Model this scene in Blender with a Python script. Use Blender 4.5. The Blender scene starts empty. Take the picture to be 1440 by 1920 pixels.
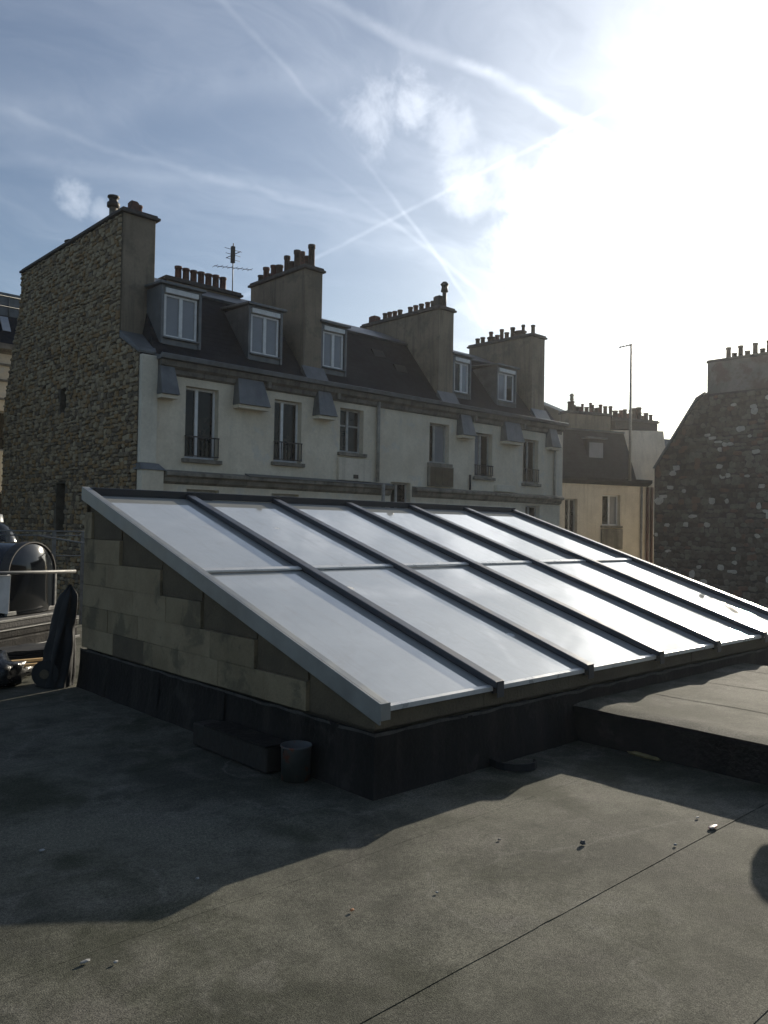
import bpy, bmesh, math, random
from mathutils import Vector, Matrix, noise as mnoise

random.seed(7)
SC = bpy.context.scene
COL = SC.collection
rad = math.radians

# ------------------------------------------------------------------ camera
yaw, pitch, roll = rad(46.899), rad(1.118), rad(0.994)
fw = Vector((math.cos(yaw)*math.cos(pitch), math.sin(yaw)*math.cos(pitch), math.sin(pitch)))
r0 = Vector((math.sin(yaw), -math.cos(yaw), 0)); u0 = r0.cross(fw)
cr, sr = math.cos(roll), math.sin(roll)
rv = cr*r0 + sr*u0; uv = -sr*r0 + cr*u0
cd = bpy.data.cameras.new('camera'); cam = bpy.data.objects.new('camera', cd); COL.objects.link(cam)
cam.matrix_world = Matrix(((rv.x, uv.x, -fw.x, 0), (rv.y, uv.y, -fw.y, 0), (rv.z, uv.z, -fw.z, 1.6), (0, 0, 0, 1)))
cd.sensor_fit = 'VERTICAL'; cd.sensor_height = 36; cd.lens = 1514.45*36/1920
cd.clip_start = 0.05; cd.clip_end = 2000
SC.camera = cam

# ------------------------------------------------------------------ sun and sky
SUN_AZ, SUN_EL = 15.5, 18.0            # azimuth counted from +X towards +Y
sdir = Vector((math.cos(rad(SUN_AZ))*math.cos(rad(SUN_EL)), math.sin(rad(SUN_AZ))*math.cos(rad(SUN_EL)), math.sin(rad(SUN_EL))))
sl = bpy.data.lights.new('sun', 'SUN'); sl.energy = 5.0; sl.angle = rad(0.55); sl.color = (1.0, 0.90, 0.74)
sun = bpy.data.objects.new('sun', sl); COL.objects.link(sun)
sun.rotation_euler = sdir.to_track_quat('Z', 'Y').to_euler()

SC.view_settings.view_transform = 'Standard'
SC.view_settings.look = 'None'
SC.view_settings.exposure = 0.30
SC.view_settings.gamma = 1
SC.view_settings.use_curve_mapping = False
SC.cycles.max_bounces = 6
SC.cycles.use_denoising = True


class NT:
    """small helper for wiring nodes"""
    def __init__(s, tree): s.t = tree; s.n = tree.nodes; s.l = tree.links
    def node(s, typ, **kw):
        n = s.n.new(typ)
        for k, v in kw.items(): setattr(n, k, v)
        return n
    def put(s, sock, v):
        if isinstance(v, bpy.types.NodeSocket): s.l.new(v, sock)
        else: sock.default_value = v
    def math(s, op, a, b=0.0, c=None, clamp=False):
        n = s.node('ShaderNodeMath', operation=op, use_clamp=clamp)
        s.put(n.inputs[0], a); s.put(n.inputs[1], b)
        if c is not None: s.put(n.inputs[2], c)
        return n.outputs[0]
    def vmath(s, op, a, b=(0, 0, 0), out=0):
        n = s.node('ShaderNodeVectorMath', operation=op)
        s.put(n.inputs[0], a); s.put(n.inputs[1], b)
        return n.outputs[out]
    def dot(s, a, b): return s.vmath('DOT_PRODUCT', a, tuple(b), out=1)
    def scale(s, a, f):
        n = s.node('ShaderNodeVectorMath', operation='SCALE'); s.put(n.inputs[0], a); s.put(n.inputs['Scale'], f)
        return n.outputs[0]
    def remap(s, v, a, b, c=0.0, d=1.0, smooth=True):
        n = s.node('ShaderNodeMapRange', interpolation_type='SMOOTHSTEP' if smooth else 'LINEAR')
        s.put(n.inputs['Value'], v)
        for k, x in zip(('From Min', 'From Max', 'To Min', 'To Max'), (a, b, c, d)): s.put(n.inputs[k], x)
        return n.outputs[0]
    def noise(s, vec, scale=5, detail=4, rough=0.55, dist=0.0, out=0):
        n = s.node('ShaderNodeTexNoise')
        s.put(n.inputs['Vector'], vec); s.put(n.inputs['Scale'], scale); s.put(n.inputs['Detail'], detail)
        s.put(n.inputs['Roughness'], rough); s.put(n.inputs['Distortion'], dist)
        return n.outputs[out]
    def mapping(s, vec, rot=(0, 0, 0), sc=(1, 1, 1), loc=(0, 0, 0)):
        n = s.node('ShaderNodeMapping'); s.put(n.inputs['Vector'], vec)
        n.inputs['Rotation'].default_value = rot; n.inputs['Scale'].default_value = sc; n.inputs['Location'].default_value = loc
        return n.outputs[0]
    def mixc(s, f, a, b, mode='MIX'):
        n = s.node('ShaderNodeMix', data_type='RGBA', blend_type=mode)
        s.put(n.inputs[0], f); s.put(n.inputs[6], a); s.put(n.inputs[7], b)
        return n.outputs[2]


def build_world():
    w = bpy.data.worlds.new('World'); SC.world = w; w.use_nodes = True
    w.node_tree.nodes.clear(); N = NT(w.node_tree)
    out = N.node('ShaderNodeOutputWorld'); bg = N.node('ShaderNodeBackground')
    sky = N.node('ShaderNodeTexSky', sky_type='NISHITA', sun_disc=False)
    sky.sun_elevation = rad(SUN_EL); sky.sun_rotation = rad(90-SUN_AZ)
    sky.air_density = 1.0; sky.dust_density = 1.2; sky.ozone_density = 1.6
    D = N.vmath('NORMALIZE', N.node('ShaderNodeTexCoord').outputs['Generated'])
    sep = N.node('ShaderNodeSeparateXYZ'); N.l.new(D, sep.inputs[0])
    cs = N.math('MAXIMUM', N.dot(D, sdir), 0.0)                          # cosine of the angle to the sun
    ph = N.math('ADD', N.math('MULTIPLY', N.math('POWER', cs, 6.0), 1.0), N.math('MULTIPLY', N.math('POWER', cs, 26.0), 3.0))
    # cloud sheet seen in perspective: project the direction on a plane overhead
    den = N.math('ADD', N.math('MAXIMUM', sep.outputs[2], 0.0), 0.10)
    comb = N.node('ShaderNodeCombineXYZ')
    N.put(comb.inputs[0], N.math('DIVIDE', sep.outputs[0], den)); N.put(comb.inputs[1], N.math('DIVIDE', sep.outputs[1], den))
    P = comb.outputs[0]
    warp = N.noise(P, 1.1, 4, 0.6, out=1)
    Pw = N.vmath('ADD', P, N.scale(N.vmath('SUBTRACT', warp, (.5, .5, .5)), 0.9))
    ci = N.noise(N.mapping(Pw, rot=(0, 0, rad(35)), sc=(0.7, 1.7, 1)), 1.3, 7, 0.62, 0.3)
    veil = N.remap(ci, 0.40, 0.85, 0.0, 0.28)
    ci2 = N.noise(N.mapping(Pw, rot=(0, 0, rad(-40)), sc=(0.8, 1.8, 1), loc=(4, 2, 0)), 0.9, 6, 0.6, 0.2)
    veil = N.math('ADD', veil, N.remap(ci2, 0.42, 0.85, 0.0, 0.20))
    fine = N.noise(D, 14, 6, 0.62, 0.4)
    mid = N.noise(D, 5.5, 4, 0.55, 0.2)

    def trail(a, b, w, amp, t0, t1, wob=0.006):
        a = Vector(a).normalized(); b = Vector(b).normalized(); n = a.cross(b).normalized(); tang = n.cross(a)
        off = N.math('MULTIPLY', N.math('SUBTRACT', mid, 0.5), wob*4)
        off = N.math('ADD', off, N.math('MULTIPLY', N.math('SUBTRACT', fine, 0.5), wob))
        dist = N.math('ABSOLUTE', N.math('ADD', N.dot(D, n), off))
        core = N.remap(dist, 0.0, w, 1.0, 0.0)
        al = N.math('ARCTAN2', N.dot(D, tang), N.dot(D, a))
        m = N.math('MULTIPLY', N.remap(al, t0-0.12, t0+0.05, 0, 1), N.remap(al, t1-0.05, t1+0.15, 1, 0))
        br = N.remap(fine, 0.28, 0.68, 0.35, 1.0)
        return N.math('MULTIPLY', N.math('MULTIPLY', core, m), N.math('MULTIPLY', br, amp))
    trails = [
        trail((.53, .65, .55), (.75, .49, .44), .0105, .40, -0.2, 0.36, .009),
        trail((.43, .72, .54), (.50, .705, .495), .0055, .15, -0.2, 0.10),
        trail((.32, .85, .41), (.60, .71, .36), .0075, .20, -0.03, 0.36, .012),
        trail((.597, .735, .325), (.74, .51, .44), .0040, .20, -0.15, 0.6, .003),
        trail((.58, .69, .44), (.68, .655, .325), .0040, .18, 0.06, 0.22, .005),
        trail((.34, .86, .38), (.52, .76, .39), .012, .14, -0.1, 0.2, .012),
        trail((.62, .69, .37), (.72, .63, .29), .0045, .16, 0.0, 0.3, .004),
        trail((.30, .86, .42), (.56, .66, .50), .030, .16, -0.1, 0.35, .014),
        trail((-.5, .6, .6), (.1, .9, .4), .012, .25, -0.2, 0.7),
        trail((-.3, -.6, .6), (.5, -.7, .4), .010, .25, -0.2, 0.8),
    ]
    tot = veil
    for t in trails: tot = N.math('ADD', tot, t)
    # small cumulus: patches round given directions, edges broken by noise, plus a sparse field all round
    pf = N.math('ADD', N.math('MULTIPLY', fine, 0.65), N.math('MULTIPLY', N.noise(D, 34, 5, 0.6), 0.35))
    puffs = None
    for c, r, a in [((.69, .61, .39), .045, .42), ((.622, .628, .472), .060, .60), ((.596, .662, .455), .06, .50), ((.65, .61, .452), .045, .35),
                    ((.345, .872, .352), .026, .75), ((.375, .863, .345), .020, .5),
                    ((.755, .545, .365), .075, .55), ((.765, .52, .40), .06, .5), ((.745, .585, .325), .055, .4), ((.72, .575, .40), .045, .22), ((.86, .38, .34), .12, .8), ((.79, .52, .30), .07, .4), ((.83, .45, .25), .10, .5),
                    ((.84, .33, .43), .10, .5), ((.86, .22, .46), .13, .8)]:
        c = Vector(c).normalized()
        dd = N.math('SQRT', N.math('MAXIMUM', N.math('SUBTRACT', 2.0, N.math('MULTIPLY', N.dot(D, c), 2.0)), 0.0))
        m = N.remap(dd, 0.0, r, 1.0, 0.0, smooth=False)
        v = N.math('MULTIPLY', N.remap(N.math('ADD', m, N.math('MULTIPLY', N.math('SUBTRACT', pf, 0.5), 3.4)), 0.05, 1.0), a)
        v = N.math('MULTIPLY', v, N.remap(dd, r*0.6, r*1.25, 1.0, 0.0))
        puffs = v if puffs is None else N.math('MAXIMUM', puffs, v)
    tot = N.math('MINIMUM', N.math('ADD', tot, puffs), 1.0)
    tot = N.math('MULTIPLY', tot, N.remap(sep.outputs[2], -0.02, 0.08, 0.3, 1.0))
    base = N.vmath('MULTIPLY', N.scale(sky.outputs[0], 0.066), (.86, .97, 1.07))
    # thin haze and cloud both scatter sunlight forward
    hz = N.math('MULTIPLY', N.math('MULTIPLY', ph, 0.135), N.math('ADD', 0.72, N.math('ADD', N.math('MULTIPLY', N.remap(ci, .35, .7), .38), N.math('MULTIPLY', N.remap(mid, .35, .65), .22))))
    hazecol = N.vmath('MULTIPLY', (0.97, 1.0, 1.02), (1, 1, 1))
    milky = N.math('MULTIPLY', N.math('ADD', N.math('MULTIPLY', N.math('POWER', cs, 3.0), 0.06), 0.035), 1.0)
    lit = N.vmath('ADD', base, N.vmath('ADD', N.scale(hazecol, hz), N.scale((1.0, .985, 1.0), milky)))
    cl = N.math('ADD', 0.27, N.math('MULTIPLY', ph, 0.55))
    cloudc = N.scale(N.vmath('MULTIPLY', (1.0, .985, .965), (1, 1, 1)), cl)
    fin = N.vmath('ADD', lit, N.scale(cloudc, tot))
    N.l.new(fin, bg.inputs[0]); bg.inputs[1].default_value = 1.0
    N.l.new(bg.outputs[0], out.inputs[0])


build_world()

# ------------------------------------------------------------------ materials
MATS = {}


def mat(name, c1, c2=None, rough=0.8, nscale=6.0, detail=5, lo=0.35, hi=0.65, bump=0.0, bscale=30.0, metal=0.0, spec=0.5,
        spots=None, streak=None, coords='Object'):
    """two-tone procedural surface: c1..c2 through noise, optional spots (colour, scale, threshold) and vertical streaks"""
    m = bpy.data.materials.new(name); m.use_nodes = True
    N = NT(m.node_tree); b = N.n['Principled BSDF']
    tc = N.node('ShaderNodeTexCoord').outputs[coords]
    c1 = (*c1, 1); c2 = (*(c2 or c1[:3]), 1)
    f = N.remap(N.noise(tc, nscale, detail, 0.6), lo, hi)
    col = N.mixc(f, c1, c2)
    if spots:
        sc, ss, th, amt = spots
        col = N.mixc(N.math('MULTIPLY', N.remap(N.noise(tc, ss, 5, 0.65, 0.3), th, th+0.12), amt), col, (*sc, 1))
    if streak:
        sc, amt = streak
        col = N.mixc(N.math('MULTIPLY', N.remap(N.noise(N.mapping(tc, sc=(3.0, 3.0, 0.22)), 1.6, 5, 0.65), 0.47, 0.72), amt), col, (*sc, 1))
    fine = N.noise(tc, bscale, 4, 0.6)
    col = N.mixc(1.0, col, N.mixc(fine, (.82, .82, .82, 1), (1.18, 1.18, 1.18, 1)), 'MULTIPLY')
    N.l.new(col, b.inputs['Base Color'])
    b.inputs['Roughness'].default_value = rough; b.inputs['Metallic'].default_value = metal
    b.inputs['Specular IOR Level'].default_value = spec
    N.put(b.inputs['Roughness'], N.remap(f, 0, 1, max(rough-0.08, 0.02), min(rough+0.08, 1)))
    if bump:
        bn = N.node('ShaderNodeBump'); bn.inputs['Strength'].default_value = bump; bn.inputs['Distance'].default_value = 0.02
        N.l.new(fine, bn.inputs['Height']); N.l.new(bn.outputs[0], b.inputs['Normal'])
    MATS[name] = m
    return m


def felt_mat(name, dark, pale, gran):
    m = bpy.data.materials.new(name); m.use_nodes = True
    N = NT(m.node_tree); b = N.n['Principled BSDF']
    tc = N.node('ShaderNodeTexCoord').outputs['Object']
    big = N.noise(tc, 0.8, 5, 0.6, 0.4); midn = N.noise(tc, 5.0, 5, 0.65, 0.2)
    g = N.noise(tc, gran, 3, 0.7); g2 = N.noise(tc, gran*0.33, 3, 0.7)
    f = N.remap(N.math('ADD', N.math('MULTIPLY', big, 0.65), N.math('MULTIPLY', midn, 0.35)), 0.38, 0.62)
    col = N.mixc(f, (*dark, 1), (*pale, 1))
    dust = N.remap(N.noise(N.mapping(tc, loc=(3, 7, 0)), 1.7, 6, 0.68, 0.6), 0.50, 0.74, 0, 0.75)
    col = N.mixc(dust, col, (.130, .122, .105, 1))
    pud = N.math('ABSOLUTE', N.math('SUBTRACT', N.noise(N.mapping(tc, loc=(5, 2, 0)), .75, 4, .55, .3), .5))
    col = N.mixc(N.remap(pud, 0.0, .016, .45, 0), col, (.15, .145, .125, 1))
    moss = N.remap(N.noise(N.mapping(tc, loc=(9, 1, 0)), 1.1, 6, 0.65, 0.3), 0.48, 0.68, 0, 0.75)
    col = N.mixc(moss, col, (.026, .030, .017, 1))
    col = N.mixc(1.0, col, N.mixc(N.remap(g, .35, .65), (.55, .55, .56, 1), (1.45, 1.45, 1.42, 1)), 'MULTIPLY')
    col = N.mixc(1.0, col, N.mixc(N.remap(g2, .35, .65), (.8, .8, .8, 1), (1.2, 1.2, 1.2, 1)), 'MULTIPLY')
    N.l.new(col, b.inputs['Base Color']); b.inputs['Roughness'].default_value = 0.85
    b.inputs['Specular IOR Level'].default_value = 0.16
    bn = N.node('ShaderNodeBump'); bn.inputs['Strength'].default_value = 0.55; bn.inputs['Distance'].default_value = 0.006
    N.l.new(N.math('ADD', g, N.math('MULTIPLY', midn, 0.8)), bn.inputs['Height']); N.l.new(bn.outputs[0], b.inputs['Normal'])
    MATS[name] = m
    return m


def glass_mat(name, base, rough, ior, wob=0.0, dirt=0.0):
    m = bpy.data.materials.new(name); m.use_nodes = True
    N = NT(m.node_tree); b = N.n['Principled BSDF']
    tc = N.node('ShaderNodeTexCoord').outputs['Object']
    d = N.remap(N.noise(tc, 1.6, 6, 0.7, 0.3), 0.35, 0.75)
    col = N.mixc(d, (*base, 1), (*[x*1.15+0.006 for x in base], 1))
    rg = N.remap(d, 0, 1, rough, rough*1.4)
    if dirt:   # rain-washed dust runs down the slope, with blotches and a few droppings
        run = N.remap(N.noise(N.mapping(tc, sc=(9.0, .55, .55)), 1.5, 6, 0.7, 0.2), 0.48, 0.78)
        blot = N.remap(N.noise(tc, 2.3, 7, 0.7, 0.8), 0.50, 0.72)
        f = N.math('MULTIPLY', N.math('ADD', N.math('MULTIPLY', run, .55), N.math('MULTIPLY', blot, .45)), dirt)
        col = N.mixc(f, col, (.30, .285, .25, 1))
        rg = N.math('ADD', rg, N.math('MULTIPLY', f, 0.35))
        v = N.node('ShaderNodeTexVoronoi'); v.inputs['Scale'].default_value = 1.15; v.inputs['Randomness'].default_value = 1
        N.put(v.inputs['Vector'], N.vmath('ADD', tc, N.scale(N.noise(tc, 22, 3, .6, out=1), .05)))
        drop = N.remap(v.outputs['Distance'], 0.030, 0.052, 0.85, 0.0)
        col = N.mixc(drop, col, (.62, .61, .57, 1)); rg = N.math('MAXIMUM', rg, drop)
    N.l.new(col, b.inputs['Base Color']); N.put(b.inputs['Roughness'], rg)
    b.inputs['IOR'].default_value = ior
    if wob:
        bn = N.node('ShaderNodeBump'); bn.inputs['Strength'].default_value = wob; bn.inputs['Distance'].default_value = 0.05
        N.l.new(N.noise(tc, 1.4, 1, 0.4), bn.inputs['Height']); N.l.new(bn.outputs[0], b.inputs['Normal'])
    MATS[name] = m
    return m


felt = felt_mat('mineral_felt', (.053, .054, .043), (.122, .120, .096), 190)
bitumen = mat('bitumen', (.012, .0112, .0105), (.022, .0205, .019), .75, 4, bump=.5, bscale=25, spec=.15, spots=((.052, .048, .043), 2.2, .55, .55), streak=((.042, .038, .033), .6))
cement = mat('cement_smear', (.035, .033, .030), (.075, .069, .062), .9, 9, bump=.6, bscale=40)
board_a = mat('wool_board_pale', (.235, .182, .108), (.305, .243, .152), .95, 3.5, bump=.5, bscale=60, spots=((.062, .054, .036), 2.6, .55, .5))
board_b = mat('wool_board_mid', (.20, .155, .090), (.265, .212, .130), .95, 2.8, bump=.5, bscale=60, spots=((.056, .05, .033), 2.6, .5, .55))
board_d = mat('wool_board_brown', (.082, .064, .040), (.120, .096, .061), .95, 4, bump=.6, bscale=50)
alu = mat('pale_aluminium', (.25, .255, .245), (.295, .30, .285), .42, 3, metal=.35, bscale=8)
alu_dark = mat('anthracite_aluminium', (.040, .043, .050), (.055, .058, .066), .36, 4, metal=.2, bscale=10)
gasket = mat('gasket_rubber', (.012, .012, .014), (.02, .02, .022), .6, 9)
pale_bar = mat('bright_aluminium', (.50, .50, .49), (.58, .58, .57), .35, 5, metal=.3)
pane_m = glass_mat('coated_glazing', (.36, .368, .35), .016, 2.8, .006, .85)
win_m = glass_mat('window_glass', (.008, .0085, .009), .03, 1.38, .05)
curt_sky_m = glass_mat('curtain_sky_glass', (.20, .21, .225), .06, 1.6, .05)  # pale base colour holds both the curtains and the sky's reflection
smoke_m = glass_mat('smoked_acrylic', (.008, .010, .012), .07, 1.5, .1)
plaster = mat('pale_plaster', (.60, .53, .405), (.70, .63, .495), .9, 1.3, bump=.25, bscale=14, streak=((.50, .46, .36), .3), spots=((.54, .53, .48), 2.2, .55, .5))
plaster_w = mat('white_plaster', (.58, .535, .43), (.67, .625, .515), .9, 1.0, bump=.25, bscale=14, streak=((.44, .42, .36), .4))
cream = mat('cream_render', (.56, .50, .395), (.66, .595, .48), .9, 1.2, bump=.25, bscale=14, streak=((.40, .35, .27), .5))
ledge_m = mat('weathered_ledge', (.15, .138, .112), (.25, .232, .192), .9, 3, bump=.5, bscale=20, streak=((.07, .065, .05), .8))
eave_m = mat('shaded_moulding', (.12, .112, .098), (.21, .195, .168), .9, 3, bump=.4, bscale=20, streak=((.05, .045, .04), .7))  # darker tone: the shade under the gutter is put into the colour
chim_m = mat('brown_chimney_render', (.195, .160, .115), (.25, .21, .155), .92, 1.1, bump=.3, bscale=14, streak=((.085, .07, .052), .6), spots=((.11, .10, .075), 1.6, .52, .45))
capst = mat('dark_capstone', (.045, .043, .042), (.085, .08, .076), .9, 7, bump=.5, bscale=30)
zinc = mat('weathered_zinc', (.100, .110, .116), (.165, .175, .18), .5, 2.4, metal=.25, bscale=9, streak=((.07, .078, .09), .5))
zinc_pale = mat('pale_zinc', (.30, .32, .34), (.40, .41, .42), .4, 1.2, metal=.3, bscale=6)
pot_m = mat('terracotta', (.085, .040, .032), (.13, .060, .046), .85, 9, bscale=25, spots=((.03, .025, .022), 8, .52, .8))
pot_d = mat('sooty_pot', (.035, .028, .025), (.075, .05, .04), .9, 9, bscale=25)
soot_metal = mat('sooty_metal', (.02, .02, .02), (.05, .045, .04), .6, 8, metal=.3)
flue_m = mat('flue_metal', (.16, .14, .11), (.22, .20, .16), .5, 6, metal=.4)
white_f = mat('white_frame_paint', (.62, .63, .62), (.72, .73, .72), .5, 5, bscale=12)
grey_f = mat('grey_frame_paint', (.30, .30, .28), (.42, .42, .39), .6, 5, bscale=12)
iron = mat('black_iron', (.012, .012, .013), (.03, .026, .024), .6, 12)
brownpipe = mat('rusty_pipe', (.10, .055, .035), (.15, .09, .06), .7, 6)
greypipe = mat('grey_pipe', (.20, .19, .17), (.30, .29, .25), .7, 6)
galv = mat('galvanised_steel', (.13, .13, .125), (.20, .20, .19), .55, 14, metal=.3, bscale=40)
mortar = mat('lime_mortar', (.075, .064, .045), (.125, .108, .078), .95, 5, bump=.5, bscale=40, spots=((.07, .06, .045), 1.2, .5, .6))
mortar_d = mat('dark_mortar', (.060, .052, .044), (.10, .088, .076), .95, 5, bump=.5, bscale=40)
ground_m = mat('courtyard_paving', (.06, .058, .055), (.09, .086, .08), .9, .5, bscale=4)
deckwall = mat('own_building_render', (.20, .19, .17), (.28, .26, .23), .9, .8, bscale=10)
wood_d = mat('tarred_wood', (.009, .008, .007), (.022, .018, .014), .75, 9, bump=.4, bscale=22)
wood_y = mat('raw_timber', (.42, .27, .11), (.55, .37, .17), .7, 8, bscale=30)
tarp_m = mat('dark_tarpaulin', (.006, .0065, .007), (.011, .012, .013), .75, 5, bump=.3, bscale=18)
bag_m = mat('black_plastic', (.010, .011, .012), (.018, .019, .02), .22, 6, bump=.6, bscale=14)
tin_m = mat('weathered_tin', (.055, .06, .06), (.09, .095, .092), .65, 5, bscale=25, spots=((.16, .045, .02), 9, .53, .9))
slate = None


def slate_mat():
    m = bpy.data.materials.new('slate'); m.use_nodes = True
    N = NT(m.node_tree); b = N.n['Principled BSDF']
    tc = N.node('ShaderNodeTexCoord').outputs['Object']
    sp = N.node('ShaderNodeSeparateXYZ'); N.l.new(tc, sp.inputs[0])
    row = N.math('FRACT', N.math('MULTIPLY', sp.outputs[2], 7.5))
    edge = N.remap(row, 0.0, 0.16, 0.0, 1.0)
    v = N.noise(N.mapping(tc, sc=(5, 1, 7.5)), 1.0, 3, 0.6); big = N.noise(tc, .9, 5, .6, .3)
    col = N.mixc(N.remap(v, .3, .7), (.009, .0105, .014, 1), (.019, .0215, .027, 1))
    col = N.mixc(N.remap(big, .45, .7, 0, .6), col, (.034, .035, .038, 1))
    col = N.mixc(edge, (.012, .013, .015, 1), col)
    N.l.new(col, b.inputs['Base Color']); b.inputs['Roughness'].default_value = .85; b.inputs['Specular IOR Level'].default_value = .2
    bn = N.node('ShaderNodeBump'); bn.inputs['Strength'].default_value = .5; bn.inputs['Distance'].default_value = .02
    N.l.new(N.math('MULTIPLY', row, -1.0), bn.inputs['Height']); N.l.new(bn.outputs[0], b.inputs['Normal'])
    return m


slate = slate_mat()
stones_warm = [mat('stone_%s' % n, a, b_, .95, 7, bump=.6, bscale=35) for n, a, b_ in (
    ('tan', (.235, .178, .103), (.30, .235, .143)), ('buff', (.295, .235, .145), (.37, .305, .20)), ('ochre', (.230, .150, .068), (.29, .195, .095)),
    ('greybrown', (.165, .130, .084), (.225, .182, .122)), ('umber', (.105, .080, .052), (.155, .122, .082)))]
stones_dark = [mat('gable_stone_%s' % n, a, b_, .95, 7, bump=.6, bscale=35) for n, a, b_ in (
    ('brown', (.105, .088, .068), (.155, .132, .105)), ('dull', (.14, .124, .102), (.195, .174, .146)), ('umber', (.070, .057, .045), (.115, .096, .076)),
    ('rust', (.150, .098, .072), (.19, .13, .098)), ('pale', (.36, .345, .31), (.46, .44, .40)))]  # all tones lightened: the lens flare's veil is put into the colour


# ------------------------------------------------------------------ mesh helpers
class MB:
    def __init__(s): s.v = []; s.f = []; s.m = []; s.sm = []
    def add(s, vs, fs, mi=0, smooth=False):
        o = len(s.v); s.v += [tuple(x) for x in vs]
        for f in fs: s.f.append(tuple(o+i for i in f)); s.m.append(mi); s.sm.append(smooth)
        return s
    def box(s, x0, x1, y0, y1, z0, z1, mi=0):
        return s.add([(x0, y0, z0), (x1, y0, z0), (x1, y1, z0), (x0, y1, z0), (x0, y0, z1), (x1, y0, z1), (x1, y1, z1), (x0, y1, z1)],
                     [(3, 2, 1, 0), (4, 5, 6, 7), (0, 1, 5, 4), (1, 2, 6, 5), (2, 3, 7, 6), (3, 0, 4, 7)], mi)
    def hexa(s, bot, top, mi=0):
        return s.add(list(bot)+list(top), [(3, 2, 1, 0), (4, 5, 6, 7), (0, 1, 5, 4), (1, 2, 6, 5), (2, 3, 7, 6), (3, 0, 4, 7)], mi)
    def prism(s, poly, a, b, axis='x', mi=0):
        """polygon in the plane across `axis`, swept from a to b"""
        n = len(poly)
        def P(p, t): return {'x': (t, p[0], p[1]), 'y': (p[0], t, p[1]), 'z': (p[0], p[1], t)}[axis]
        vs = [P(p, a) for p in poly]+[P(p, b) for p in poly]
        fs = [tuple(range(n))[::-1], tuple(range(n, 2*n))]+[(i, (i+1) % n, n+(i+1) % n, n+i) for i in range(n)]
        return s.add(vs, fs, mi)
    def tube(s, pts, r, n=8, mi=0, cap=True, smooth=True):
        pts = [Vector(p) for p in pts]; rs = r if isinstance(r, (list, tuple)) else [r]*len(pts)
        vs = []; fs = []
        for i, p in enumerate(pts):
            d = (pts[min(i+1, len(pts)-1)]-pts[max(i-1, 0)]).normalized()
            up = Vector((0, 0, 1)) if abs(d.z) < .9 else Vector((1, 0, 0))
            a = d.cross(up).normalized(); b = d.cross(a)
            for k in range(n):
                t = 2*math.pi*k/n; vs.append(p+(a*math.cos(t)+b*math.sin(t))*rs[i])
        for i in range(len(pts)-1):
            for k in range(n): fs.append((i*n+k, i*n+(k+1) % n, (i+1)*n+(k+1) % n, (i+1)*n+k))
        s.add(vs, fs, mi, smooth)
        if cap:
            o = len(s.v)-len(vs)
            s.f.append(tuple(o+k for k in range(n))[::-1]); s.m.append(mi); s.sm.append(False)
            s.f.append(tuple(o+(len(pts)-1)*n+k for k in range(n))); s.m.append(mi); s.sm.append(False)
        return s
    def lathe(s, prof, c, n=14, mi=0, smooth=True):
        vs = []; fs = []
        for r, z in prof:
            for k in range(n):
                t = 2*math.pi*k/n; vs.append((c[0]+r*math.cos(t), c[1]+r*math.sin(t), c[2]+z))
        for i in range(len(prof)-1):
            for k in range(n): fs.append((i*n+k, i*n+(k+1) % n, (i+1)*n+(k+1) % n, (i+1)*n+k))
        return s.add(vs, fs, mi, smooth)
    def grid(s, fn, nu, nv, mi=0, smooth=True):
        vs = [fn(i/nu, j/nv) for j in range(nv+1) for i in range(nu+1)]
        fs = [(j*(nu+1)+i, j*(nu+1)+i+1, (j+1)*(nu+1)+i+1, (j+1)*(nu+1)+i) for j in range(nv) for i in range(nu)]
        return s.add(vs, fs, mi, smooth)
    def build(s, name, mats, parent=None, label=None, kind=None, org=(0, 0, 0), bevel=0.0, recalc=True):
        me = bpy.data.meshes.new(name)
        me.from_pydata([(v[0]-org[0], v[1]-org[1], v[2]-org[2]) for v in s.v], [], s.f)
        for m in (mats if isinstance(mats, (list, tuple)) else [mats]): me.materials.append(m)
        me.polygons.foreach_set('material_index', s.m); me.polygons.foreach_set('use_smooth', s.sm)
        if recalc:
            bm = bmesh.new(); bm.from_mesh(me); bmesh.ops.recalc_face_normals(bm, faces=bm.faces); bm.to_mesh(me); bm.free()
        me.update()
        return link(name, me, parent, label, kind, bevel)


def link(name, me, parent=None, label=None, kind=None, bevel=0.0):
    o = bpy.data.objects.new(name, me); COL.objects.link(o)
    if parent is not None: o.parent = parent
    if label: o['label'] = label
    if kind: o['kind'] = kind
    if bevel:
        b = o.modifiers.new('edge', 'BEVEL'); b.width = bevel; b.segments = 2; b.limit_method = 'ANGLE'
    return o


def thing(name, label, cat, loc=(0, 0, 0), rz=0.0, group=None):
    o = bpy.data.objects.new(name, None); COL.objects.link(o); o.empty_display_size = .2
    o.location = loc; o.rotation_euler = (0, 0, rz); o['label'] = label; o['category'] = cat
    if group: o['group'] = group
    return o


def tag(o, label, cat, group=None, loc=None):
    o['label'] = label; o['category'] = cat
    if group: o['group'] = group
    if loc: o.location = loc
    return o


def nz(x, y, z=0.0, s=1.0): return mnoise.noise(Vector((x*s, y*s, z*s)))


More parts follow.
